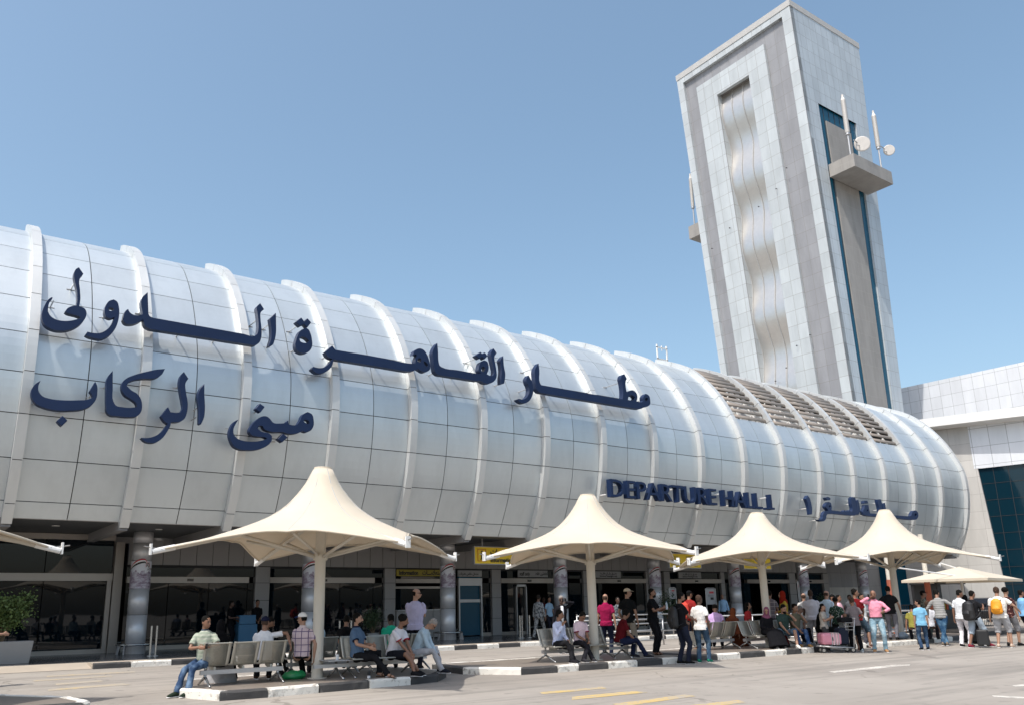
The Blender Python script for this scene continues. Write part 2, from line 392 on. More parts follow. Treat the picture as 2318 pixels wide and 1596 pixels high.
# kerb stones : each painted block is one mesh part of its island's kerb
def kerb(owner,pts,colors,width=.17,h=.16,top=.0):
    """row of painted kerb blocks along a polyline, block faces outwards to the right of travel"""
    for i,(a,b) in enumerate(zip(pts[:-1],pts[1:])):
        a=Vector((a[0],a[1],0)); b=Vector((b[0],b[1],0)); d=(b-a); L=d.length; d.normalize(); nrm=Vector((-d.y,d.x,0))
        mb=MB(); gap=.012; n=max(2,int(L/.12)); rnd=random.Random(i*7+len(pts))
        rows=[]
        for k in range(n+1):
            t=gap+(L-2*gap)*k/n; j=lambda s=.008: rnd.uniform(-s,s)
            p=a+d*t
            rows.append([p+nrm*0+Vector((0,0,0)),p+nrm*(j())+Vector((0,0,h-.035+j())),p+nrm*(.03+j())+Vector((0,0,h+j(.005))),p+nrm*width+Vector((0,0,h)),p+nrm*width])
        vs=[v for r in rows for v in r]; fs=[]
        for k in range(n):
            for q in range(4): fs.append((k*5+q,(k+1)*5+q,(k+1)*5+q+1,k*5+q+1))
        fs.append((0,1,2,3,4)); fs.append(tuple(n*5+q for q in (4,3,2,1,0)))
        mb.add(vs,fs); o=mb.build('kerb_block','kerb_white' if colors[i%len(colors)]=='w' else 'kerb_black',owner)
def island(label,outline,front,colors,loc):
    t=thing('traffic_island',loc,label,'kerbed island','kerbed islands under the canopies')
    mb=MB(); n=len(outline); 
    cx=sum(p[0] for p in outline)/n; cy=sum(p[1] for p in outline)/n
    vs=[(x,y,0) for x,y in outline]+[(x,y,.152) for x,y in outline]
    mb.add(vs,[tuple(range(n-1,-1,-1)),tuple(range(n,2*n))]+[(i,(i+1)%n,n+(i+1)%n,n+i) for i in range(n)])
    mb.build('paving_slab','island_top',t)
    kerb(t,front,colors); return t
def shrink(o,d=.1):
    cx=sum(p[0] for p in o)/len(o); cy=sum(p[1] for p in o)/len(o)
    r=[]
    for x,y in o:
        v=Vector((cx-x,cy-y)); v.normalize(); r.append((x+v.x*d,y+v.y*d))
    return r
i1=[(4.55,16.7),(4.98,15.35),(5.85,15.3),(6.9,15.42),(8.0,15.5),(9.0,15.58),(9.75,15.75),(10.5,16.6),(10.2,18.6),(9.0,18.75),(5.2,18.6)]
island('small island with bench seats and the nearest beige canopy, black and white kerb',shrink(i1),i1+[i1[0]],'wbwbwbbwbwb',(7.4,16.9,0))
i2=[(11.2,17.0),(12.05,15.85),(13.05,15.75),(13.75,15.8),(14.65,15.75),(15.65,15.75),(16.55,15.75),(17.15,15.75),(17.9,16.0),(18.1,18.5),(11.4,18.7)]
island('middle island under the second canopy with a three seat bench, black and white kerb',shrink(i2),i2+[i2[0]],'wbwbwbwbbwb',(15,16.9,0))
i3=[(18.15,16.0),(18.8,15.85),(19.7,15.8),(20.8,15.8),(21.8,15.8),(22.5,15.8),(23.2,15.85),(23.9,16.0),(24.7,16.2),(24.9,18.6),(18.2,18.6)]
island('long island under the third canopy where a luggage trolley stands at the kerb',shrink(i3),i3+[i3[0]],'bwbwbwbwbwb',(22.0,16.9,0))
i4=[(26.0,16.2),(27.6,15.9),(29.2,15.9),(30.5,16.0),(32.2,16.2),(33.8,16.4),(35.4,16.7),(35.6,19.0),(26.3,19.0)]
island('far right island under the fourth canopy with two benches seen from behind',shrink(i4),i4+[i4[0]],'wwbwbbbwb',(30,16.9,0))
i0=[(-4.6,15.2),(2.75,15.15),(2.9,15.5),(2.75,16.5),(1.6,18.2),(-4.6,18.4)]
island('island at the lower left corner with a white kerb end in canopy shade',shrink(i0),i0+[i0[0]],'bwwwbw',(0,16.9,0))
i5=[(36.6,17.4),(38.9,17.2),(41.0,17.0),(43.5,17.0),(46,17.2),(46,20.5),(36.8,20.5)]
island('island at the far right edge behind the walking travellers, dark kerb',shrink(i5),i5+[i5[0]],'bbwbwbb',(41,18.5,0))
t=thing('pavement_kerb',(20,SY,0),'painted black and white kerb along the terminal pavement','kerb')
xs=[4.95]; cols=[]; 
kp=[4.95,5.95,7.1,8.1]; 
x=8.1
while x<60: x+=1.0; kp.append(x)
kerb(t,[(x,SY) for x in kp],'bwb'+'wb'*40)
t=thing('kerb_end',(0,SY,0),'white rounded kerb end at the left edge of the photo','kerb')
kerb(t,[(-9+i*1.1,SY) for i in range(11)]+[(2.35,SY)],'bwbwbwbwbww')
# ================================================================ TERMINAL (barrel)
ZC=[4.09,4.65,5.85,7.14,8.38,9.66,10.95,12.07,13.1,13.99,14.68,15.14]
YC=[27.78,27.45,26.89,26.55,26.42,26.51,27.02,27.66,28.48,29.44,30.7,31.93]
EXT=[(33.3,15.38),(34.8,15.42),(36.5,15.1),(38.5,14.2),(40.5,12.6),(42.5,10.0)]
prof=[(y,z) for y,z in zip(YC,ZC)]+EXT
def catmull(P,k=6):
    out=[]
    for i in range(len(P)-1):
        p0=P[max(i-1,0)];p1=P[i];p2=P[i+1];p3=P[min(i+2,len(P)-1)]
        for j in range(k):
            t=j/k
            out.append(tuple(.5*((2*p1[c])+(-p0[c]+p2[c])*t+(2*p0[c]-5*p1[c]+4*p2[c]-p3[c])*t*t+(-p0[c]+3*p1[c]-3*p2[c]+p3[c])*t**3) for c in range(len(p1))))
    out.append(tuple(P[-1])); return out
K=5
FR=catmull(prof,K)                       # outer face of the ribs; joint j is at index j*K
def nrm(i):
    a=FR[max(i-1,0)]; b=FR[min(i+1,len(FR)-1)]; d=Vector((b[0]-a[0],b[1]-a[1])).normalized(); return (d.y,-d.x)   # towards inside(+Y when going up)
def inset(i,d):
    n=nrm(i); return (FR[i][0]+n[0]*d,FR[i][1]+n[1]*d)
X0,DX=2.35,3.225; NR=18
T=thing('terminal_building',(30,34,0),'long silver barrel vaulted terminal with projecting ribs and a glazed ground floor','airport terminal')
PD=.24; RW=.28
last_rib_joint=11
def rib(x,jmax=11,j0=0):
    mb=MB()
    for j in range(j0,jmax):
        a=j*K; b=(j+1)*K; vs=[];fs=[]
        for i in range(a,b+1):
            e=.0
            y0,z0=FR[i]; y1,z1=inset(i,PD+.05)
            if i==a or i==b:
                # tiny joint gap
                q=FR[i+1] if i==a else FR[i-1]; L=math.hypot(q[0]-y0,q[1]-z0); s=.012/L
                y0+=(q[0]-y0)*s; z0+=(q[1]-z0)*s; y1+=(q[0]-FR[i][0])*s; z1+=(q[1]-FR[i][1])*s
            vs+=[(x,y0,z0),(x+RW,y0,z0),(x+RW,y1,z1),(x,y1,z1)]
        n=b-a
        for i in range(n):
            for q in range(4): r=(q+1)%4; fs.append((i*4+q,i*4+r,(i+1)*4+r,(i+1)*4+q))
        fs.append((3,2,1,0)); fs.append(tuple(n*4+q for q in range(4)))
        mb.add(vs,fs)
    o=mb.build('rib','alu_rib',T,smooth=False)
    # dark core shows in the joints
    c=MB(); vs=[];fs=[]; e=.02
    for i in range(j0*K,jmax*K+1):
        y0,z0=inset(i,e); y1,z1=inset(i,PD+.03); vs+=[(x+e,y0,z0),(x+RW-e,y0,z0),(x+RW-e,y1,z1),(x+e,y1,z1)]
    n=(jmax-j0)*K
    for i in range(n):
        for q in range(4): r=(q+1)%4; fs.append((i*4+q,i*4+r,(i+1)*4+r,(i+1)*4+q))
    fs.append((3,2,1,0)); fs.append(tuple(n*4+q for q in range(4)))
    c.add(vs,fs); c.build('rib_core','seam',o)
    # beam running back under the soffit
    b=MB(); b.hexa([(x+.02,FR[0][0]+.06,4.03),(x+RW-.02,FR[0][0]+.06,4.03),(x+RW-.02,33.9,4.03),(x+.02,33.9,4.03),(x+.02,FR[0][0]+.30,4.48),(x+RW-.02,FR[0][0]+.30,4.48),(x+RW-.02,33.9,4.48),(x+.02,33.9,4.48)])
    b.build('soffit_beam','clad_grey',T)
for k in range(-2,NR): rib(X0+DX*k)
LOUV=range(10,15); LJ=6
def clad(k):
    xa=X0+DX*k+RW+.004; xb=X0+DX*(k+1)-.004; xm=(xa+xb)/2; gp=.013
    mb=MB(); jtop=len(prof)-1
    louv = k in LOUV
    for j in range(0,jtop):
        if louv and LJ<=j<11: continue
        if louv and j==11: mb.build('cladding','alu_panel',T); mb=MB()
        a=j*K; b=(j+1)*K
        if j==0: a=1
        for (u,v) in ((xa,xm-gp),(xm+gp,xb)):
            vs=[];fs=[]
            for i in range(a,b+1):
                y0,z0=inset(i,PD); y1,z1=inset(i,PD+.03)
                if i==a or i==b:
                    q=inset(i+1,PD) if i==a else inset(i-1,PD); L=math.hypot(q[0]-y0,q[1]-z0); s=gp/L
                    dy=(q[0]-y0)*s; dz=(q[1]-z0)*s; y0+=dy;z0+=dz;y1+=dy;z1+=dz
                vs+=[(u,y0,z0),(v,y0,z0),(v,y1,z1),(u,y1,z1)]
            n=b-a
            for i in range(n):
                for q in range(4): r=(q+1)%4; fs.append((i*4+q,i*4+r,(i+1)*4+r,(i+1)*4+q))
            fs.append((3,2,1,0)); fs.append(tuple(n*4+q for q in range(4)))
            mb.add(vs,fs)
    o=mb.build('cladding',('alu_panel'),T)
    bm=MB(); vs=[];fs=[]
    rng=[i for i in range(1,len(FR)) if not (louv and 5*K<i<11*K)]
    def strip(idx):
        vs=[];fs=[]
        for i in idx: y,z=inset(i,PD+.06); vs+=[(xa-.02,y,z),(xb+.02,y,z)]
        for i in range(len(idx)-1): fs.append((2*i,2*i+1,2*i+3,2*i+2))
        bm.add(vs,fs)
    if louv: strip(list(range(1,LJ*K+1))); bm.build('cladding_backing','seam',o,fix=False); bm=MB(); strip(list(range(11*K,len(FR))))
    else: strip(list(range(1,len(FR))))
    bm.build('cladding_backing','seam',o,fix=False)
    if louv:
        lm=MB(); dark=MB()
        # arc lengths between joint 5 and 11
        pts=[inset(i,PD-.02) for i in range(LJ*K,11*K+1)]
        L=[0]
        for p,q in zip(pts,pts[1:]): L.append(L[-1]+math.hypot(q[0]-p[0],q[1]-p[1]))
        n=15
        for i in range(n):
            s=L[-1]*(i+.35)/n; idx=max(j for j in range(len(L)) if L[j]<=s); f=(s-L[idx])/(L[min(idx+1,len(L)-1)]-L[idx]+1e-9) if idx<len(L)-1 else 0
            p=pts[idx]; q=pts[min(idx+1,len(pts)-1)]; y=p[0]+(q[0]-p[0])*f; z=p[1]+(q[1]-p[1])*f
            lm.tube([(xa+.03,y,z),(xb-.03,y,z)],[(.12,.05)]*2,10,True,side=(0,.55,1))
        lm.build('louvre_blades','louvre',T,smooth=True)
        tr=MB(); rnd=random.Random(k)
        for i in range(0,(11-LJ)*K,2):
            a=inset(LJ*K+i,PD+.42); b=inset(min(LJ*K+i+3,11*K),PD+.15)
            xx=xa+(.3 if i%4 else 1.5); tr.tube([(xx,a[0],a[1]),(xx+1.0,b[0],b[1])],.035,6)
        for xx in (xa+.1,xm,xb-.1): tr.tube([(xx,*inset(i,PD+.4)) for i in range(LJ*K,11*K+1,2)],.05,6)
        tr.build('truss_frame','white_metal',T)
        bk=MB(); vs=[];fs=[]
        idx=list(range(LJ*K-1,11*K+2))
        for i in idx: y,z=inset(i,PD+1.3); vs+=[(xa-.2,y,z),(xb+.2,y,z)]
        for i in range(len(idx)-1): fs.append((2*i,2*i+1,2*i+3,2*i+2))
        bk.add(vs,fs); bk.build('inner_lining','stone_top',T,fix=False)
for k in range(-2,NR-1): clad(k)
# outer wall end, roof rear
XE=X0+DX*(NR-1)+RW
mb=MB(); pts=[inset(i,.02) for i in range(0,len(FR))]; n=len(pts)
mb.add([(XE-.1,y,z) for y,z in pts]+[(XE-.1,42.5,4.3)],[tuple(range(n+1))]); mb.build('end_wall','clad_grey',T,fix=False)
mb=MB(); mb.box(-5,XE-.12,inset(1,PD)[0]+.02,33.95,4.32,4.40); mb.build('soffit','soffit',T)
mb=MB()
for k in range(-2,NR-1):
    xa=X0+DX*k+RW; mb.box(xa+.02,xa+DX-RW-.02,inset(1,PD)[0]+.03,inset(1,PD)[0]+.09,4.28,4.5)
mb.build('fascia_strip','clad_grey',T)
for k in range(-1,NR-1):
    mb=MB(); mb.tube([(X0+DX*(k+.55),30.2,4.302),(X0+DX*(k+.55),30.2,4.318)],.12,14); mb.build('downlight','lamp_disc',T)
mb=MB(); mb.box(-5,56.5,33.98,34.04,4.1,4.45); mb.build('top_closer','clad_grey',T)
# interior
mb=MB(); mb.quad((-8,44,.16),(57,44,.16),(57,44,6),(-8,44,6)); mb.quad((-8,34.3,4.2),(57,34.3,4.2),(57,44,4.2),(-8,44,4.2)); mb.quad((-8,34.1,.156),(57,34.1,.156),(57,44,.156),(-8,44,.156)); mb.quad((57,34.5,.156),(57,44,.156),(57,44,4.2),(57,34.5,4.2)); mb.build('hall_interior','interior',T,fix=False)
# --- ground floor facade, plane Y=34
WY=34.0
def W(px): return wx(px,WY)
band=MB(); x=W(283)
xs_end=W(1876)
k=0
while x<xs_end-.3:
    nx=x+.64
    band.box(x+.01,nx-.01,WY-.06,WY+.1,3.30,4.22); x=nx
band.build('upper_panels','clad_grey',T)
mb=MB(); mb.box(W(283),xs_end,WY,WY+.12,3.2,4.25); mb.build('panel_backing','seam',T)
def pillar(a,b):
    xa,xb=W(a),W(b); mb=MB(); z=.15
    for z1 in (.95,1.92,2.62,3.27):
        mb.box(xa+.008,xb-.008,WY-.10,WY+.18,z+.01,z1-.008); z=z1
    o=mb.build('wall_pillar','clad_grey',T); c=MB(); c.box(xa+.02,xb-.02,WY-.08,WY+.16,.15,3.28); c.build('pillar_core','seam',o)
for a,b in ((575,608),(868,893),(1111,1132),(1319,1334),(1461,1473),(1502,1516),(1631,1640),(1786,1801),(1864,1876)): pillar(a,b)
def glazing(a,b,open_=None,doors=0,bar=True,top=3.28):
    """glass bay with transom bar; open_=(p,q) px range left open"""
    xa,xb=W(a),W(b)
    t=MB(); t.box(xa,xb,WY+.03,WY+.05,2.86,top); g1=t.build('transom_glass','dark_glass',T)
    if bar:
        t=MB(); t.box(xa,xb,WY-.13,WY+.1,2.62,2.85); br=t.build('door_header','bar_metal',T)
        t=MB(); xm=(xa+xb)/2; t.box(xm-.12,xm+.12,WY-.16,WY-.128,2.68,2.78); t.build('door_sensor','black_gloss',br)
    rng=[(xa,xb)] if not open_ else [(xa,W(open_[0])),(W(open_[1]),xb)]
    for p,q in rng:
        if q-p<.15: continue
        n=max(1,round((q-p)/1.5)); 
        for i in range(n):
            u=p+(q-p)*i/n; v=p+(q-p)*(i+1)/n
            t=MB(); t.box(u+.015,v-.015,WY+.03,WY+.045,.30,2.62); t.build('glass_pane','dark_glass',T)
        t=MB(); t.box(p,q,WY-.02,WY+.08,.152,.30); t.build('sill_rail','bar_metal',T)
glazing(283,560); glazing(608,845); glazing(560,575,bar=False); glazing(845,868,bar=False)
glazing(1089,1111,bar=False); glazing(1132,1256,open_=(1190,1240)); glazing(1289,1319,bar=False)
glazing(1334,1461,open_=(1365,1440)); glazing(1516,1631,open_=(1545,1620)); glazing(1640,1690,bar=False); glazing(1690,1786,open_=(1700,1770)); glazing(1801,1864)
# extra folding door frame in the staff entrance
t=MB(); xa,xb=W(1166),W(1190)
for u in (xa,xb-.06): t.box(u,u+.06,WY-.1,WY+.05,.152,2.55)
t.box(xa,xb,WY-.1,WY+.05,2.45,2.55); t.build('door_frame','steel_brushed',T)
# information counter
xa,xb=W(893),W(1001)
t=MB()
for i in range(4): u=xa+(xb-xa)*i/4; t.box(u+.01,u+(xb-xa)/4-.01,WY-.22,WY+.1,.20,1.38)
t.build('counter_front','clad_grey',T)
t=MB(); t.box(xa,xb,WY-.3,WY+.2,1.385,1.43); t.build('counter_ledge','steel_brushed',T)
t=MB(); t.box(xa,xb,WY+.03,WY+.05,1.43,2.36); t.box(xa,xb,WY+.03,WY+.05,2.72,3.28); t.build('counter_glass','dark_glass',T)
t=MB(); t.box(xa,xb,WY-.06,WY+.1,2.37,2.47); t.box(xa,xb,WY-.13,WY+.1,2.62,2.8); t.build('counter_header','bar_metal',T)
# narrow trolley door
xa,xb=W(1036),W(1089); t=MB()
t.box(xa,xb,WY-.1,WY+.1,2.50,2.85); t.box(xa,xb,WY-.05,WY+.08,1.72,1.86); t.box(xa,xa+.07,WY-.1,WY+.05,.152,2.5); t.box(xb-.07,xb,WY-.1,WY+.05,.152,2.5); t.build('door_frame','steel_brushed',T)
t=MB(); t.box(xa,xb,WY+.03,WY+.045,.2,3.28); t.build('door_glass','blue_glass',T)
# big glass entrance at the left, standing forward
GY=33.1
gx=lambda p:at(p,1340,1,GY).x
t=MB()
t.box(gx(251),gx(271),GY-.25,GY+.9,.152,4.05); t.box(gx(239),gx(249),GY-.12,GY+.05,.152,2.66)
t.box(-8,gx(250),GY-.16,GY+.1,2.66,2.92); t.box(-8,gx(250),GY-.16,GY+.1,4.10,4.30)
t.box(-8,gx(250),GY-.10,GY+.1,.152,.30)
t.build('entrance_frame','bar_metal',T)
for i,(a,b) in enumerate(((-8,-3),(-2.97,-.6),(-.57,1.9),(1.93,4.3),(4.33,gx(249)))):
    t=MB(); t.box(a,b,GY,GY+.02,.30,2.66); t.build('entrance_glass','dark_glass',T)
    t=MB(); t.box(a,b,GY,GY+.02,2.92,4.1); t.build('entrance_top_glass','dark_glass',T)
# rear wall of the outside corner past the doors (stone)
t=MB(); t.box(W(1876)+.02,56.8,WY,WY+.4,.1,2.35); 
o=t.build('lower_stone_wall','stone_wall',T)
t=MB(); t.box(W(1876)+.02,56.8,WY+.02,WY+.3,2.352,4.4); t.build('upper_shaded_wall','stone_grey',T)  # same stone wall higher up, its shade painted as a darker stone colour
# rooftop odds: ladder frame and small hatch
t=thing('roof_hatch_frame',(36.6,33,15.4),'small white metal frame standing on top of the barrel roof','roof frame')
p=at(1497,805,0,34.9); bx=34.9; by=p.y
m_=MB(); s=.55
for dx in (0,.8): m_.box(bx+dx,bx+dx+.07,32.0,32.07,15.05,16.15)
m_.box(bx,bx+.87,32.0,32.07,15.25,15.31); m_.box(bx,bx+.87,32.0,32.07,15.95,16.0); m_.box(bx+.4,bx+.43,32.0,32.05,15.8,16.1); m_.build('frame_bars','white_metal',t)
# columns with poster bands
cx0,cdx=7.19,6.45
def column(k,first):
    x=cx0+cdx*k; t=thing('round_column',(x,31.6,.15),None,'column','round steel columns along the pavement')
    zj=[0.33,1.45,2.34,3.30,3.92,4.32]; m_=MB()
    for a,b in zip(zj,zj[1:]): m_.tube([(x,31.6,a+.006),(x,31.6,b-.006)],.335,28)
    m_.build('shaft','column_steel',t,smooth=False); 
    for p in t.children[0].data.polygons: p.use_smooth=len(p.vertices)==4
    c=MB(); c.tube([(x,31.6,.1),(x,31.6,4.33)],.325,20); c.build('shaft_core','seam',t)
    c=MB(); c.tube([(x,31.6,.15),(x,31.6,.40)],.36,20); c.build('base','clad_grey',t)
    # guard ring on four feet
    rg=MB(); R_=.62; rg.tube([(x+R_*math.cos(a),31.6+R_*math.sin(a),.46) for a in [2*math.pi*i/24 for i in range(25)]],.03,8,False); rg.build('guard_ring','steel',t,smooth=True)
    ft=MB()
    for a in (225,315,45,135): ca,sa=math.cos(R(a)),math.sin(R(a)); ft.tube([(x+R_*ca,31.6+R_*sa,.45),(x+(R_+.03)*ca,31.6+(R_+.03)*sa,.15)],.025,6)
    for a in (200,340): 
        ca,sa=math.cos(R(a)),math.sin(R(a)); ft.hexa([(x+(R_-.06)*ca-.05,31.6+(R_-.06)*sa,.15),(x+(R_+.08)*ca,31.6+(R_+.08)*sa,.15),(x+(R_+.08)*ca,31.66+(R_+.08)*sa,.15),(x+(R_-.06)*ca-.05,31.66+(R_-.06)*sa,.15),(x+(R_-.08)*ca,31.6+(R_)*sa,.44),(x+(R_+.02)*ca,31.6+(R_)*sa,.44),(x+(R_+.02)*ca,31.66+(R_)*sa,.44),(x+(R_-.08)*ca,31.66+R_*sa,.44)])
    ft.build('guard_feet','clad_grey',t)
    # poster wrap : pale sleeve, print, flag ribbon
    def cyl(u,v,r): a=u/.335; th=-math.pi/2-.2+a; return (x+r*math.cos(th),31.6+r*math.sin(th),v)
    po=MB(); nn=28; vs=[cyl(-.48+.96*i/nn,zz,.342) for zz in (2.345,3.295) for i in range(nn+1)]
    po.add(vs,[(i,i+1,nn+2+i,nn+1+i) for i in range(nn)]); post=po.build('poster','poster_white',t,fix=False)
    pr=MB(); zt=[2.92+.05*math.sin(i*.9+k)+.03*math.sin(i*2.3) for i in range(nn+1)]
    vs=[cyl(-.475+.95*i/nn,2.35,.346) for i in range(nn+1)]+[cyl(-.475+.95*i/nn,zt[i],.346) for i in range(nn+1)]
    pr.add(vs,[(i,i+1,nn+2+i,nn+1+i) for i in range(nn)]); pr.build('poster_picture','poster_print',post,fix=False)
    for ci,(mat,o0,o1) in enumerate((('red',.075,.12),('sign_white',.03,.075),('sign_black',-.03,.03))):
        rb=MB(); vs=[]; m2=24
        for i in range(m2+1):
            s=i/m2; u=-.46+.72*s; v=2.98+.27*math.sin(min(s*1.25,1)*math.pi/2)-.0
            wd=.55+.6*math.sin(s*math.pi)
            if s>.8: v-=(s-.8)*.9; 
            vs+=[cyl(u,v+o0*wd,.350+.001*ci),cyl(u,v+o1*wd,.350+.001*ci)]
        rb.add(vs,[(2*i,2*i+1,2*i+3,2*i+2) for i in range(m2)]); rb.build('flag_ribbon',mat,post,fix=False)
        rb=MB(); vs=[]
        for i in range(13):
            s=i/12; a=math.pi*(1.15-1.35*s); rr=.10+.35*(o0+o1)*.5
            vs+=[cyl(.22+.6*(rr-.02)*math.cos(a),3.13+(rr-.02)*math.sin(a)*.9,.353+.001*ci),cyl(.22+.6*(rr+.012)*math.cos(a),3.13+(rr+.012)*math.sin(a)*.9,.353+.001*ci)]
        rb.add(vs,[(2*i,2*i+1,2*i+3,2*i+2) for i in range(12)]); rb.build('flag_curl',mat,post,fix=False)
    tx=text_mb(ar('ﻣﺼﺮ'),.12,lambda u,v,w:cyl(.20+u,3.0+v,.352+w),.002,.002); tx.build('poster_writing','sign_black',post,fix=False)
    return t
names=['leftmost steel column beside the big glass entrance, poster of a ribbon and building','steel column mostly hidden behind the nearest canopy pole','steel column at the right end of the information counter','steel column behind the man in the dark suit','steel column between the two passenger entrance doors','steel column behind the man in light blue by the white board','steel column behind the two bald men in pale shirts','last steel column on the right, before the stone wall','steel column beyond the left edge']
for k in range(8):
    c=column(k,None); c['label']=names[k]
# ================================================================ SIGNS on the facade
def panel_sign(name,label,cat,x0,x1,z0,z1,y,mat,frame=None,depth=.06,group=None):
    t=thing(name,((x0+x1)/2,y,z0),label,cat,group)
    m_=MB(); m_.box(x0,x1,y,y+depth,z0,z1); m_.build('board',mat,t)
    if frame:
        f=MB(); e=.035; f.box(x0-e,x1+e,y-.02,y+depth+.02,z0-e,z0); f.box(x0-e,x1+e,y-.02,y+depth+.02,z1,z1+e); f.box(x0-e,x0,y-.02,y+depth+.02,z0,z1); f.box(x1,x1+e,y-.02,y+depth+.02,z0,z1); f.build('frame',frame,t)
    return t
def wtext(t,body,size,x,z,y,mat='sign_black',bold=.004,sx=1.,align='LEFT',name='writing',lines=1.):
    mb=text_mb(body,size,lambda u,v,w:(x+u,y-.004-abs(w)*0-w,z+v),.004,bold,align,sx,lines); return mb.build(name,mat,t)
INFO_AR='ﺇﺳﺘﻌﻼﻣـــﺎﺕ'
t=panel_sign('information_sign','large yellow hanging sign with a boxed i, Information in two scripts','sign',20.05,22.4,3.28,3.97,29.4,'sign_yellow','clad_grey',.16)
wtext(t,ar(INFO_AR),.30,20.85,3.68,29.38,bold=.008); wtext(t,'Information',.26,20.85,3.35,29.38,bold=.008)
f=MB()
for a,b,c,d in ((20.2,20.62,3.38,3.395),(20.2,20.62,3.865,3.88),(20.2,20.215,3.38,3.88),(20.605,20.62,3.38,3.88)): f.box(a,b,29.37,29.385,c,d)
f.build('symbol_frame','red',t)
f=MB(); f.tube([(20.41,29.37,3.79),(20.41,29.39,3.79)],.038,12); f.box(20.375,20.445,29.37,29.39,3.45,3.72); f.box(20.34,20.41,29.37,29.39,3.69,3.72); f.box(20.335,20.485,29.37,29.39,3.45,3.475); f.build('symbol_letter','sign_black',t)
f=MB(); f.tube([(20.5,29.48,3.97),(20.5,29.48,4.32)],.02,6); f.tube([(21.9,29.48,3.97),(21.9,29.48,4.32)],.02,6); f.build('hanger','steel_brushed',t)
random.seed(4)
for (x0,x1,lab) in ((31.85,34.15,'yellow hanging notice board with small lines of text, between two canopies'),(37.6,39.9,'yellow hanging notice board half hidden by the third canopy')):
    t=panel_sign('notice_board',lab,'sign',x0,x1,3.25,3.92,29.4,'sign_yellow','clad_grey',.1,'yellow hanging notice boards')
    f=MB(); 
    for c in range(2):
        for r_ in range(9):
            L=random.uniform(.45,.95); xx=x0+.1+c*1.12; f.box(xx,xx+L,29.385,29.398,3.80-r_*.06,3.815-r_*.06)
    f.build('writing','sign_black',t)
    f=MB(); f.tube([(x0+.4,29.45,3.92),(x0+.4,29.45,4.32)],.02,6); f.tube([(x1-.4,29.45,3.92),(x1-.4,29.45,4.32)],.02,6); f.build('hanger','steel_brushed',t)
sy=33.8
x0,x1=at(893+5,1310,1,sy).x,at(1000,1310,1,sy).x
t=panel_sign('information_strip_sign','dark yellow strip above the counter reading Information in two scripts','sign',x0,x1,2.93,3.22,sy,simple('sign_olive',(.34,.27,.03),.5))
wtext(t,'Information',.25,x0+.12,2.99,sy,bold=.012,sx=.85); wtext(t,ar(INFO_AR),.27,x0+1.35,3.0,sy,bold=.010,sx=.8)
x0,x1=at(1037,1310,1,sy).x,at(1091,1310,1,sy).x
t=panel_sign('trolley_door_sign','grey sign in another script over the narrow door beside the counter','sign',x0,x1,2.92,3.21,sy,'sign_grey'); wtext(t,ar('ﻣﺪﺧﻞ ﺧﺎﺹ ﺑﻌﺮﺑﺎﺕ'),.17,x0+.04,3.0,sy,bold=.004,sx=.85)
def Z5x(x): return (1800+x*.40984)/1.6243
x0,x1=at(Z5x(258),1310,1,sy).x,at(Z5x(523),1310,1,sy).x
t=panel_sign('staff_only_sign','grey sign reading staff only above the open dark doorway','sign',x0,x1,2.91,3.24,sy,'sign_grey'); wtext(t,'staff only',.24,x0+.08,2.99,sy,bold=.006,sx=.75); wtext(t,ar('ﻟﻠﻌﺎﻣﻠﻴﻦ ﻓﻘﻂ'),.22,x0+1.08,3.02,sy,bold=.005,sx=.72)
for (a,b,lab) in ((955,1180,'grey passenger entrance sign just right of the second canopy pole'),(1700,1900,'grey passenger entrance sign between the second and third canopies')):
    x0,x1=at(Z5x(a),1310,1,sy).x,at(Z5x(b),1310,1,sy).x
    t=panel_sign('entrance_sign',lab,'sign',x0,x1,2.9,3.24,sy,'sign_grey',None,.06,'passenger entrance signs'); wtext(t,ar('ﺩﺧـــﻮﻝ ﺭﻛـــﺎﺏ ﻓﻘـــﻂ'),.17,(x0+x1)/2,3.08,sy,bold=.004,align='CENTER',sx=.8); wtext(t,'Entrance Passengers only',.125,(x0+x1)/2,2.95,sy,bold=.003,align='CENTER')
# ================================================================ BARREL LETTERING
def TZ(ox,oy,s): return lambda x,y:(ox+x*s,oy+y*s)
A1=TZ(0,780,.40984); A2=TZ(0,1340,.40984); A7=TZ(850,1050,.40717); A8=TZ(1500,1150,.30264); A9=TZ(1100,1050,.43234); A10=TZ(2100,1250,.25940); A11=TZ(2950,1700,.21617)
def P(tr,l): return [tr(l[i],l[i+1]) for i in range(0,len(l),2)]
def circ(tr,cx,cy,rx,ry,n=12): return [tr(cx+rx*math.cos(2*math.pi*i/n),cy-ry*math.sin(2*math.pi*i/n)) for i in range(n)]
def smooth_loop(pts):
    n=len(pts); out=[]; P_=[Vector(p) for p in pts]
    def tan(i):
        a=(P_[i]-P_[i-1]); b=(P_[(i+1)%n]-P_[i])
        if a.length<1e-6 or b.length<1e-6: return None
        if a.angle(b)>R(50): return None
        return (a.normalized()*b.length+b.normalized()*a.length).normalized()
    for i in range(n):
        a=P_[i]; b=P_[(i+1)%n]; L=(b-a).length
        ta,tb=tan(i),tan((i+1)%n)
        out.append(tuple(a))
        if L<3 or (ta is None and tb is None): continue
        d=(b-a)
        A_=(ta*L) if ta is not None else d; B_=(tb*L) if tb is not None else d
        if L>70: continue
        for k in (1,2,3):
            t=k/4; h=(2*t**3-3*t*t+1)*a+(t**3-2*t*t+t)*A_+(-2*t**3+3*t*t)*b+(t**3-t*t)*B_
            out.append(tuple(h))
    return out
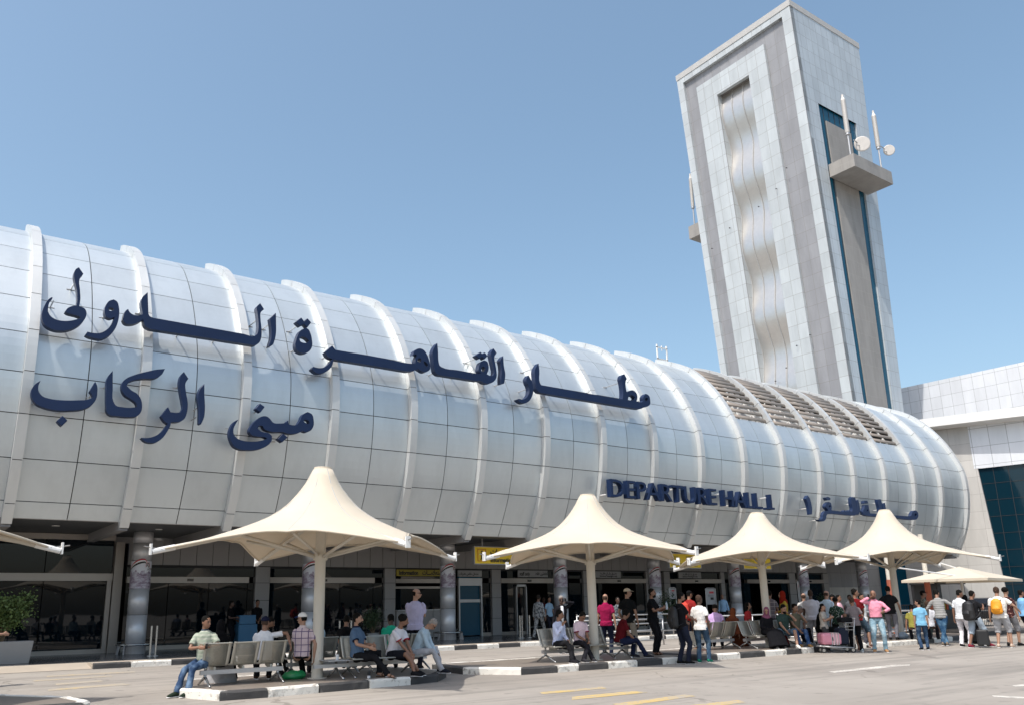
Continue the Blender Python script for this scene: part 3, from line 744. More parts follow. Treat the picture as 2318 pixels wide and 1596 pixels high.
def letter(parent,outer,holes,Y,depth,mat='navy'):
    def c(l): 
        r=[]
        for x,y in l: p=at(x/1.6243,y/1.6243,1,Y); r.append((p.x,p.z))
        return r
    mb=MB(); mb.prism(c(smooth_loop(outer)),lambda p,w:(p[0],w,p[1]),Y,Y+depth,[c(smooth_loop(h)) for h in holes])
    o=mb.build('letter',mat,parent); bv=o.modifiers.new('bevel','BEVEL'); bv.width=.015; bv.segments=1; bv.limit_method='ANGLE'; bv.angle_limit=R(60)
    return o
def rods(parent,spots,Y,back,mat='steel_brushed'):
    for x,y in spots:
        mb=MB()
        p=at(x/1.6243,y/1.6243,1,Y); 
        # depth of the cladding at this height
        zz=p.z; yy=np.interp(zz,ZC,YC)+PD
        mb.tube([(p.x,Y,zz),(p.x,yy+.05,zz)],.022,6)
        mb.tube([(p.x-.12,yy+.0,zz-.0),(p.x+.12,yy+.0,zz)],.02,6)
        mb.build('mounting_rod',mat,parent)
YU=26.25
t=thing('airport_name_sign',(12,YU,10),'large dark blue script lettering mounted along the upper barrel, upper line','sign')
letter(t,P(A1,[708,498,748,556,716,598,718,700,722,780,712,848,760,868,776,900,772,940,740,990,690,1030,620,1058,540,1066,460,1050,400,1010,378,960,378,900,400,840,440,780,465,765,474,772,450,800,434,850,432,890,450,930,490,960,560,978,640,975,700,960,725,950,700,935,640,918,600,905,584,893,610,862,640,848,688,838,694,780,690,700,672,620,664,560,680,515]),[],YU,.26)
letter(t,P(A1,[1020,786,1050,805,1068,860,1070,920,1055,1000,1020,1070,970,1115,900,1140,840,1130,790,1115,766,1100,784,1075,830,1085,900,1085,960,1055,1000,1010,1030,945,990,955,950,940,938,900,950,840,975,803]),[circ(A1,998,874,24,15)],YU,.26)
letter(t,P(A1,[1325,722,1332,915,1342,935,1380,952])+P(A7,[110,438,215,455,235,440,245,400,238,250,232,200,262,163,297,218,268,245,265,300,275,400,272,470,255,515,215,540,180,535])+P(A1,[1345,1050,1300,1020,1285,965,1240,992,1180,1008,1120,995,1102,965,1130,885,1150,872,1160,895,1190,920,1240,930,1280,920,1276,770]),[],YU,.26)
letter(t,P(A7,[405,248,407,340,406,430,395,490,372,540,342,552,345,530,360,480,364,400,350,300]),[],YU,.26)
letter(t,P(A7,[635,290,660,325,690,297,724,335,688,382,660,350,625,370,583,330]),[],YU,.26)
letter(t,P(A7,[675,383,700,400,715,430,730,490,728,560,700,598,650,612,600,590,580,540,595,470,625,410]),[P(A7,[640,462,670,470,705,500,690,515,650,518,622,500,618,478])],YU,.26)
letter(t,P(A9,[282,512,310,548,600,595])+P(A8,[0,612,60,615,92,608,90,570,103,535,112,510,95,505,62,515,75,470,110,442,150,435,190,452,230,505,258,575,270,640,265,690,240,710,205,720,160,700,125,678,75,702,0,712])+P(A9,[600,675,300,628,240,600,222,565]),[circ(A8,140,575,24,26),P(A8,[192,585,225,605,245,640,240,655,212,640,196,612])],YU,.26)
letter(t,P(A9,[295,622,280,680,240,725,190,745,150,742,105,708,120,688,170,700,220,690,260,655,280,628]),[],YU,.26)
letter(t,P(A8,[357,370,366,480,374,600,386,640,415,660,600,695,850,740,885,735,862,700,865,650,885,600,925,575,960,590,980,640,975,705,958,742,990,760,1030,765,1045,745,1038,640,1020,560,1010,480,1040,435,1078,490,1052,530,1058,600,1075,700,1078,770,1055,820,1015,850,985,858,930,850,885,825,840,825,600,788,370,752,335,720,318,660,308,560,300,480,320,420]),[circ(A8,915,685,26,32)],YU,.26)
letter(t,P(A8,[885,475,905,500,935,480,970,525,930,565,905,535,870,560,820,520]),[],YU,.26)
letter(t,P(A8,[1160,520,1168,640,1186,750,1172,855,1130,865,1128,800,1138,700,1130,620,1120,575]),[],YU,.26)
letter(t,P(A8,[1465,755,1500,820,1520,880,1522,960,1500,1030,1460,1080,1420,1095,1370,1085,1328,1048,1345,1042,1400,1050,1450,1015,1475,950,1468,890,1450,850,1440,800]),[],YU,.26)
letter(t,P(A8,[1587,612,1598,700,1605,850,1620,875])+P(A10,[0,712,700,832,730,835,735,800,735,700,720,600,708,540,725,495,755,480,790,545,775,580,778,680,790,745,820,720,870,708,920,740,940,800,928,865,1000,880,1030,850,1025,800,1060,758,1100,780,1122,850,1118,910,1085,938,1040,948,990,970,900,965,0,818])+P(A8,[1600,965,1570,935,1555,880,1545,780,1545,680]),[P(A10,[850,772,888,790,912,815,890,842,840,852,806,848,815,805]),circ(A10,1068,838,22,24)],YU,.26)
rods(t,[A1(690,600),A1(480,800),A1(960,900),A1(1300,850),A1(1620,1080),A1(1950,1130),A7(250,300),A7(370,330),A7(375,520),A7(620,350),A7(600,560),A9(250,590),A9(600,650),A9(700,670),A8(130,650),A8(330,480),A8(340,720),A8(620,760),A8(860,540),A8(1110,580),A8(1150,850),A8(1560,660),A8(1430,930),A8(1800,960),A8(2050,1000),A10(700,600),A10(600,880),A10(1000,850)],YU+.2,None)
YL=26.0
t=thing('terminal_name_sign',(8,YL,8),'dark blue script lettering low on the left of the barrel, second shorter line','sign')
letter(t,P(A2,[365,142,345,190,345,230,380,280,450,305,560,318,700,318,800,308,835,290,825,265,805,235,855,152,872,190,875,240,862,310,820,365,760,395,640,410,500,408,400,385,320,345,285,290,282,230,310,180]),[],YL,.24)
letter(t,P(A2,[560,455,607,500,553,550,507,505]),[],YL,.24)
letter(t,P(A2,[1012,55,1012,200,1018,330,1040,365,1100,380,1180,385,1230,378,1225,350,1180,310,1120,270,1098,235,1105,150,1140,120,1200,95,1330,60,1400,45,1480,38,1450,90,1400,120,1300,125,1200,140,1150,165,1138,190,1180,230,1230,260,1265,310,1275,360,1262,430,1230,460,1160,468,1060,460,980,445,960,420,955,360,955,200,958,140,985,85]),[],YL,.24)
letter(t,P(A2,[1650,65,1690,125,1665,165,1668,240,1685,350,1675,440,1650,490,1600,512,1535,512,1530,540,1500,600,1455,660,1400,695,1350,700,1300,685,1268,655,1330,655,1400,635,1450,600,1490,550,1505,528,1480,510,1445,460,1508,380,1530,425,1580,430,1620,425,1640,390,1635,330,1618,240,1610,150,1622,100]),[],YL,.24)
letter(t,P(A2,[1835,170,1835,260,1840,400,1832,470,1805,535,1788,530,1788,400,1778,260,1795,215]),[],YL,.24)
letter(t,P(A7,[68,1205,45,1240,22,1290,25,1340,60,1380,120,1400,200,1405,280,1395,325,1378,310,1368,240,1360,180,1340,165,1310,185,1260,230,1210,275,1180,320,1178,350,1200,380,1235,440,1242,490,1235,515,1215,520,1250,555,1258,590,1255,620,1220,650,1160,690,1138,730,1160,745,1210,742,1270,715,1308,680,1320,640,1310,615,1325,560,1335,500,1330,470,1320,400,1320,340,1310,300,1290,285,1262,250,1262,240,1290,280,1318,340,1330,368,1355,365,1400,330,1440,250,1475,150,1482,80,1475,30,1450,0,1400,-15,1330,0,1270,30,1225]),[P(A7,[665,1205,700,1215,710,1240,690,1248,655,1225])],YL,.24)
letter(t,P(A7,[260,1060,305,1092,265,1143,218,1110]),[],YL,.24)
letter(t,P(A7,[468,1330,512,1368,462,1412,420,1382]),[],YL,.24)
rods(t,[A2(320,320),A2(560,400),A2(830,260),A2(970,400),A2(960,180),A2(1620,180),A2(1780,380),A2(1760,470),A7(30,1260),A7(255,1120),A7(430,1380),A7(600,1300)],YL+.18,None)
# latin sign, letter by letter
YD=26.15
t=thing('departure_hall_sign',(33,YD,6),'dark blue block capitals reading DEPARTURE HALL 1 on the barrel','sign')
def dl(x): # baseline point along the row (zoomed px of A_)
    return None
A12=TZ(2100,1250,.43234)
pa=at(*[q/1.6243 for q in A12(338,1325)],1,YD); pb=at(*[q/1.6243 for q in A12(1712,1438)],1,YD); pt=at(*[q/1.6243 for q in A12(332,1165)],1,YD)
full='DEPARTURE HALL 1'; H=(pt.z-pa.z)/.73
cu=bpy.data.curves.new('t','FONT'); cu.body=full; cu.size=H; oo=bpy.data.objects.new('t',cu); COL.objects.link(oo); bpy.context.view_layer.update(); wdt=oo.dimensions.x; bpy.data.objects.remove(oo)
def adv(s):
    cu=bpy.data.curves.new('t','FONT'); cu.body=s+'|'; cu.size=H; oo=bpy.data.objects.new('t',cu); COL.objects.link(oo); bpy.context.view_layer.update(); r=oo.dimensions.x; bpy.data.objects.remove(oo); return r
base=adv(''); sxx=(pb.x-pa.x)/wdt
for i,ch in enumerate(full):
    if ch==' ': continue
    xo=pa.x+(adv(full[:i])-base)*sxx; zo=pa.z+(pb.z-pa.z)*((xo-pa.x)/(pb.x-pa.x))
    mb=text_mb(ch,H,lambda u,v,w:(xo+u*sxx,YD+.2-w,zo+v),.26,H*.004); mb.build('letter','navy',t)
i1x=pb.x-adv('1')*0; 
mb=MB()
_w=(adv('1')-base)*sxx; _x=pa.x+(adv(full[:-1])-base)*sxx
mb.box(_x-.02,_x+_w*.95,YD,YD+.34,pb.z-.0,pb.z+H*.085); mb.build('letter_serif','navy',t)
for i in range(14):
    mb=MB(); x=pa.x+(pb.x-pa.x)*i/13; z=pa.z+.1+(i%2)*.5; yy=np.interp(z,ZC,YC)+PD; mb.tube([(x,YD+.3,z),(x,yy+.05,z)],.03,6); mb.build('mounting_rod','white_metal',t)
YS=26.2
t=thing('departure_hall_script_sign',(43,YS,5.6),'paler blue script lettering at the far right end of the barrel','sign')
D=.2
letter(t,P(A11,[95,552,128,600,155,690,170,780,172,878,135,880,120,780,95,690,62,610]),[],YS,D,'navy_pale')
letter(t,P(A11,[400,590,440,580,480,600,478,635,420,640]),[],YS,D,'navy_pale')
letter(t,P(A11,[450,665,485,680,500,740,498,808,600,818,700,832,720,805,740,835,762,812,780,832,802,805,820,830,850,825,855,790,840,700,830,600,860,580,905,600,912,680,925,780,928,870,905,892,830,895,720,885,500,868,430,868,412,900,400,960,370,990,300,990,272,962,330,958,355,930,360,880,385,830,440,815,430,790,400,760,400,710]),[circ(A11,470,742,16,20)],YS,D,'navy_pale')
letter(t,P(A11,[920,640,955,628,970,700,975,860,960,885,935,880,930,760]),[],YS,D,'navy_pale')
letter(t,P(A11,[1050,645,1110,645,1125,690,1050,695]),[],YS,D,'navy_pale')
letter(t,P(A11,[1065,715,1125,718,1135,780,1155,858,1290,870,1800,910,1850,905,1870,850,1900,815,1940,812,1968,850,1968,930,1940,965,1890,970,1600,940,1250,915,1150,908,1100,900,1045,880,1035,820,1060,770]),[circ(A11,1930,885,18,28),circ(A11,1110,810,12,18)],YS,D,'navy_pale')
letter(t,P(A11,[1280,622,1335,618,1355,680,1372,870,1325,872,1312,760,1290,680]),[],YS,D,'navy_pale')
letter(t,P(A11,[1375,690,1410,682,1425,780,1425,885,1388,885]),[],YS,D,'navy_pale')
rods(t,[A11(100,620),A11(110,775),A11(420,610),A11(420,720),A11(400,830),A11(330,970),A11(870,640),A11(860,700),A11(1060,675),A11(1060,750),A11(1060,890),A11(1310,685),A11(1330,800),A11(1900,845)],YS+.28,None,'white_metal')
# ================================================================ TOWER
TW=thing('control_tower',(80,52,0),'tall pale tiled tower with a wavy metal strip and dark glass stripes','tower')
def tw(s,y,z,dx=0.,dy=0.):
    """s: 0..1 along the front face (X), y: 0..1 along the side face (Y); dx,dy outward offsets"""
    dz=z-42.
    xm=75-.026*dz; xr=86.35+.068*dz; ym=44.58+.0155*dz; yl=60.43+.048*dz
    return (xm+(xr-xm)*s+dx, ym+(yl-ym)*y+dy, z)
def face_y(t0,t1,z0,z1,dx,mat,name,n=10,par=None):
    mb=MB()
    for i in range(n):
        a=z0+(z1-z0)*i/n; b=z0+(z1-z0)*(i+1)/n
        vs=[tw(0,t0,a,dx),tw(0,t1,a,dx),tw(0,t1,b,dx),tw(0,t0,b,dx)]
        mb.quad(*vs,uv=[(t0*16.2,a),(t1*16.2,a),(t1*16.2,b),(t0*16.2,b)])
    return mb.build(name,mat,par or TW,fix=False)
def face_x(s0,s1,z0,z1,dy,mat,name,n=8,par=None):
    mb=MB()
    for i in range(n):
        a=z0+(z1-z0)*i/n; b=z0+(z1-z0)*(i+1)/n
        mb.quad(tw(s0,0,a,0,dy),tw(s1,0,a,0,dy),tw(s1,0,b,0,dy),tw(s0,0,b,0,dy),uv=[(s0*12,a),(s1*12,a),(s1*12,b),(s0*12,b)])
    return mb.build(name,mat,par or TW,fix=False)
def slab_y(t0,t1,z0,z1,dx0,dx1,mat,name,n=10):
    """solid slab on the side face between offsets dx0 (outer) and dx1"""
    mb=MB()
    for i in range(n):
        a=z0+(z1-z0)*i/n; b=z0+(z1-z0)*(i+1)/n
        O=lambda t,z:tw(0,t,z,dx0); I=lambda t,z:tw(0,t,z,dx1)
        mb.quad(O(t0,a),O(t1,a),O(t1,b),O(t0,b),uv=[(t0*16.2,a),(t1*16.2,a),(t1*16.2,b),(t0*16.2,b)])
        mb.quad(O(t0,a),I(t0,a),I(t0,b),O(t0,b),uv=[(0,a),(.7,a),(.7,b),(0,b)])
        mb.quad(O(t1,a),I(t1,a),I(t1,b),O(t1,b),uv=[(0,a),(.7,a),(.7,b),(0,b)])
        if i==n-1: mb.quad(O(t0,b),O(t1,b),I(t1,b),I(t0,b),uv=[(0,0),(1,0),(1,.7),(0,.7)])
        if i==0: mb.quad(O(t0,a),O(t1,a),I(t1,a),I(t0,a),uv=[(0,0),(1,0),(1,.7),(0,.7)])
    return mb.build(name,mat,TW,fix=False)
ZT=66.7
RC=.38
# outer frame
slab_y(0,.068,0,ZT-.75,0,RC+.2,'stone_tower','outer_frame')
slab_y(.945,1,0,ZT-.75,0,RC+.2,'stone_tower','outer_frame')
slab_y(.068,.945,65.2,ZT-.75,0,RC+.2,'stone_tower','outer_frame',1)
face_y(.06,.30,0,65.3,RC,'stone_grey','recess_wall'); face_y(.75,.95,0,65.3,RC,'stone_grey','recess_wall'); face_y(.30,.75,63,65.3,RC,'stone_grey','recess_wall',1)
ZI=63.4
slab_y(.235,.385,0,ZI,.02,RC+.1,'stone_tower','inner_frame'); slab_y(.665,.835,0,ZI,.02,RC+.1,'stone_tower','inner_frame'); slab_y(.385,.665,60.8,ZI,.02,RC+.1,'stone_tower','inner_frame',2)
# wavy strip inside the slot
wv=MB(); n=120; ts=[.385,.475,.57,.665]
for c in range(3):
    a_,b_=ts[c]+.002,ts[c+1]-.002
    vs=[];fs=[];uv=[]
    for i in range(n+1):
        z=4+57*i/n; dxx=.75-.40*math.sin(2*math.pi*(z-47.1)/8.6)
        vs+=[tw(0,a_,z,dxx),tw(0,b_,z,dxx)]
    for i in range(n):
        fs.append((2*i,2*i+1,2*i+3,2*i+2)); za=4+57*i/n; zb=4+57*(i+1)/n; uv.append([(c*1.4,za),(c*1.4+1.4,za),(c*1.4+1.4,zb),(c*1.4,zb)])
    wv.add(vs,fs,uv)
wv.build('wavy_strip','wave',TW,smooth=True,fix=False)
wr=MB()
for q in (.385,.475,.57,.664): wr.tube([tw(0,q,4+57*i/n,.70-.40*math.sin(2*math.pi*(4+57*i/n-47.1)/8.6)) for i in range(n+1)],.05,5,False)
wr.build('strip_seams','stone_top',TW)
face_y(.38,.67,0,61,2.3,'seam','slot_back',2)
for q in (.386,.664):
    mb=MB(); mb.quad(tw(0,q,0,.1),tw(0,q,0,2.3),tw(0,q,60.8,2.3),tw(0,q,60.8,.1),uv=[(0,0),(2,0),(2,60.8),(0,60.8)]); mb.build('slot_cheek','stone_tower',TW,fix=False)
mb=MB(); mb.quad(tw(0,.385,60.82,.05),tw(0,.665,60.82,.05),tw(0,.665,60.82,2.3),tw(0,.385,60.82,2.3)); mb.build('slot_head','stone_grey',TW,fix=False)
# front (right hand) face
GZ=54.5
face_x(0,.205,0,ZT-.75,0,'stone_side','front_wall'); face_x(.79,1,0,ZT-.75,0,'stone_side','front_wall'); face_x(.205,.79,GZ,ZT-.75,0,'stone_side','front_wall',2)
face_x(.2,.795,0,GZ+.05,.20,'blue_glass','glass_stripes',1)
mb=MB()
for q in (.205,.79): mb.quad(tw(q,0,0,0,0),tw(q,0,0,0,.21),tw(q,0,GZ,0,.21),tw(q,0,GZ,0,0),uv=[(0,0),(.3,0),(.3,GZ),(0,GZ)])
mb.build('glass_reveal','stone_side',TW,fix=False)
ml=MB()
for i in range(1,7): q=.205+.585*i/7; ml.tube([tw(q,0,30,0,.19),tw(q,0,GZ,0,.19)],.035,4)
ml.build('mullion','seam',TW)
def inner_panel(z0,z1):
    mb=MB(); n=6
    for i in range(n):
        a=z0+(z1-z0)*i/n; b=z0+(z1-z0)*(i+1)/n; A,B=.305,.69
        mb.quad(tw(A,0,a,0,.08),tw(B,0,a,0,.08),tw(B,0,b,0,.08),tw(A,0,b,0,.08),uv=[(0,a),(5.0,a),(5.0,b),(0,b)])
        for q in (A,B): mb.quad(tw(q,0,a,0,.08),tw(q,0,a,0,.21),tw(q,0,b,0,.21),tw(q,0,b,0,.08),uv=[(0,a),(.5,a),(.5,b),(0,b)])
        if i==n-1: mb.quad(tw(A,0,b,0,.08),tw(B,0,b,0,.08),tw(B,0,b,0,.21),tw(A,0,b,0,.21),uv=[(0,0),(1,0),(1,.5),(0,.5)])
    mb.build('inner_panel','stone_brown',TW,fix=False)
inner_panel(0,52.8)
# cap and roof, hidden rear faces
mb=MB(); e=.06
def ring(z,e): return [tw(0,0,z,-e,-e),tw(1,0,z,e,-e),tw(1,1,z,e,e),tw(0,1,z,-e,e)]
mb.hexa(ring(ZT-.75,e)+ring(ZT,e)); mb.build('parapet','stone_top',TW)
mb=MB(); 
for i in range(4):
    a=(ZT-.75)*i/4; b=(ZT-.75)*(i+1)/4
    mb.quad(tw(1,0,a),tw(1,1,a),tw(1,1,b),tw(1,0,b),uv=[(0,a),(16,a),(16,b),(0,b)]); mb.quad(tw(0,1,a),tw(1,1,a),tw(1,1,b),tw(0,1,b),uv=[(0,a),(12,a),(12,b),(0,b)])
mb.build('rear_walls','stone_side',TW,fix=False)
# small lamps fixed on the cladding
for (t_,z_) in ((.30,45.5),(.20,47.3),(.33,27.5),(.22,28.2),(.72,43.5),(.9,42.0),(.47,44.6),(.55,24.5),(.45,25.6),(.70,24.6),(.87,23.8)):
    p=Vector(tw(0,t_,z_,-.02 if not(.385<t_<.665) else .3)); mb=MB(); mb.tube([p,p+Vector((-.2,0,.02))],.025,5); mb.ell(p+Vector((-.24,0,-.04)),(.06,.06,.08),8,6); mb.build('wall_lamp','seam',TW)
# balconies
def zx(x,y,oy=0): return ((2400+x*.4323)/1.6243,(oy+y*.4323)/1.6243)
Bx=at(*zx(1495,1390),1,44.58).x
N_=at(*zx(1712,1355),0,Bx); NT=at(*zx(1712,1300),0,Bx); NB=at(*zx(1725,1410),0,Bx)
rr=at(*zx(2035,1500),1,N_.y)
BAL=(Bx,rr.x,N_.y,44.6,NB.z,NT.z)
mb=MB(); mb.box(Bx,rr.x,N_.y,44.62,NB.z,NT.z); b1=mb.build('balcony','stone_brown',TW)
Lx=76.2; pl=at(*zx(303,430,650),0,Lx); pb_=at(*zx(312,535,650),0,Lx)
mb=MB(); mb.box(Lx,Lx+9,59.5,pl.y,pb_.z,pl.z); mb.build('balcony','stone_brown',TW)
def whip(x,y,z0,ztube0,ztube1,label,dish=None,r=.30):
    t=thing('antenna',(x,y,z0),label,'antenna','tube antennas on the tower')
    r*=.82
    mb=MB(); mb.tube([(x,y,z0),(x,y,ztube0)],.09,8); mb.tube([(x,y,ztube0-.25),(x,y,ztube0)],.22,8); mb.build('mast','steel_brushed',t)
    mb=MB(); mb.tube([(x,y,ztube0),(x,y,ztube1)],r,14); mb.build('tube','antenna',t,smooth=False)
    mb=MB(); mb.tube([(x,y,ztube1),(x,y,ztube1+.45)],[r,.1],10); mb.tube([(x,y,ztube1+.45),(x,y,ztube1+.7)],.11,8); mb.build('cap','dish',t)
    return t
yb=N_.y+.5
q=at(*zx(1680,1300),1,yb); q1=at(*zx(1660,1135),1,yb); q2=at(*zx(1620,860),1,yb)
whip(q.x,yb,NT.z,q1.z,q2.z,'thick tube antenna on the left corner of the tower balcony')
r1=at(*zx(1940,1400),1,yb); r2=at(*zx(1920,1255),1,yb); r3=at(*zx(1880,995),1,yb)
whip(r1.x,yb,NT.z,r2.z,r3.z,'thick tube antenna on the right end of the tower balcony')
s1=at(*zx(355,410,650),0,Lx+.6); s2=at(*zx(345,255,650),0,Lx+.6); s3=at(*zx(325,20,650),0,Lx+.6)
whip(Lx+.6,s1.y,pl.z,s2.z,s3.z,'tube antenna on the small balcony at the left side of the tower',r=.27)
def dish(cx,cz,y,r,label):
    t=thing('dish_antenna',(cx,y,cz),label,'antenna','round dish antennas on the tower balcony')
    mb=MB(); ax=Vector((-.72,-.66,-.12)).normalized(); c=Vector((cx,y,cz))
    mb.tube([c-ax*.45,c-ax*.1,c+ax*.05,c+ax*.12],[r*.45,r*.95,r,r*.9],20); mb.build('drum','dish',t)
    mb=MB(); mb.tube([c-ax*.4,c+Vector((-1.0,.3,.3))],.06,6); mb.tube([c-ax*.4,c+Vector((-1.1,0,-.5))],.05,6); mb.build('bracket','steel_brushed',t)
d1=at(*zx(1780,1228),1,yb-.3); dish(d1.x,d1.z,yb-.3,.85,'larger round dish beside the left tube antenna')
d2=at(*zx(2010,1282),1,yb-.3); dish(d2.x,d2.z,yb-.3,.62,'smaller round dish beside the right tube antenna')
# ================================================================ RIGHT HAND BUILDING
RB=thing('glass_hall',(66,26,0),'pale stone building with a dark teal glass wall and sweeping white eave','building')
W1=Vector((63.81,28.65,0)); ud=Vector((.184,-.983,0)); nd=Vector((-.983,-.184,0))  # along, outward
def rp(s,z,o=0.): v=W1+ud*s+nd*o; return (v.x,v.y,z)
def rquad(mb,s0,s1,z0,z1,o=0.,uvo=0,sl0=0.,sl1=0.):
    mb.quad(rp(s0+sl0*(z1-z0),z0,o),rp(s1+sl1*(z1-z0),z0,o),rp(s1,z1,o),rp(s0,z1,o),uv=[(s0+sl0*(z1-z0),z0),(s1+sl1*(z1-z0),z0),(s1,z1),(s0,z1)])
zg=10.6
mb=MB(); mb.quad(rp(-14,0,.0),rp(.75,0,.0),rp(-.1,14.2,.0),rp(-14,14.2,.0),uv=[(-14,0),(.75,0),(-.1,14.2),(-14,14.2)])
mb.quad(rp(.75,0,.0),rp(.75,0,-.6),rp(-.1,14.2,-.6),rp(-.1,14.2,0),uv=[(0,0),(.6,0),(.6,14),(0,14)]); mb.build('stone_pier','stone_wall',RB,fix=False)
mb=MB(); rquad(mb,-.1,14,zg,14.2,.02); mb.build('white_band','white_clad',RB,fix=False)
mb=MB(); rquad(mb,-.2,14,1.2,zg,-.15); mb.build('glass_wall','teal_glass',RB,fix=False)
mb=MB()
for i in range(14): s=.1+i*.95; mb.tube([rp(s,1.2,-.14),rp(s,zg,-.14)],.018,4)
for i in range(9): z=1.2+i*1.18; mb.tube([rp(-.1,z,-.14),rp(14,z,-.14)],.018,4)
mb.build('mullion','seam',RB)
mb=MB(); mb.quad(rp(.2,1.2,-.15),rp(14,1.2,-.15),rp(14,1.2,.3),rp(.2,1.2,.3)); mb.quad(rp(.9,0,.3),rp(14,0,.3),rp(14,1.2,.3),rp(.9,1.2,.3)); mb.build('plinth','stone_grey',RB,fix=False)
# eave : curved white slab
ev=MB(); n=24; L0=-9.; vs=[]
for i in range(n+1):
    s=-13+30*i/n; o=.9+.6*math.sin(max(0,min(1,(s+6)/16))*math.pi*.5)
    z=13.75-.04*max(0,s+3)
    vs+=[rp(s,z+.1,-.1),rp(s,z+.2,o),rp(s,z+.85,o+.05),rp(s,z+1.0,-.1)]
ev.add(vs,[(i*4+q,i*4+(q+1)%4,(i+1)*4+(q+1)%4,(i+1)*4+q) for i in range(n) for q in range(4)]+[(0,1,2,3),tuple(n*4+q for q in range(4))])
ev.build('white_eave','plaster_white',RB)
UX=92.; u1=at(2042,878,0,UX); u2=at(2318,819,0,UX)
mb=MB(); sl_=(u2.z-u1.z)/(u2.y-u1.y)
ya,yb2=u1.y+30,u2.y-25
mb.quad((UX,ya,4),(UX,yb2,4),(UX,yb2,u2.z+sl_*(yb2-u2.y)),(UX,ya,u1.z+sl_*(ya-u1.y)),uv=[(-ya*1.0,4),(-yb2*1.0,4),(-yb2*1.0,u2.z+sl_*(yb2-u2.y)),(-ya*1.0,u1.z+sl_*(ya-u1.y))])
mb.build('upper_wall','white_clad',RB,fix=False)
# dark windows between pale posts, low left of the pier
def wall_s(px,py):
    r_=ray(px,py); n_=np.array([.983,.184,0.]); w0=np.array([W1.x,W1.y,0.]); k=((w0-CP)@n_)/(r_@n_); q=CP+r_*k; return float((q-w0)@np.array([.184,-.983,0.])),float(q[2])
sa,sb,s1_,s2_=wall_s(1992,1300)[0],wall_s(2052,1300)[0],wall_s(2019,1300)[0],wall_s(2029,1300)[0]; ztop=wall_s(2020,1235)[1]
for a_,b_ in ((sa,s1_),(s2_,sb)):
    mb=MB(); vs=[rp(a_,0,.03),rp(b_,0,.03),rp(b_,0,.08),rp(a_,0,.08),rp(a_,ztop,.03),rp(b_,ztop,.03),rp(b_,ztop,.08),rp(a_,ztop,.08)]; mb.hexa(vs); mb.build('low_window','blue_glass',RB)
mb=MB(); mb.hexa([rp(s1_,0,.02),rp(s2_,0,.02),rp(s2_,0,.35),rp(s1_,0,.35),rp(s1_,ztop,.02),rp(s2_,ztop,.02),rp(s2_,ztop,.35),rp(s1_,ztop,.35)]); mb.build('window_post','plaster_white',RB)
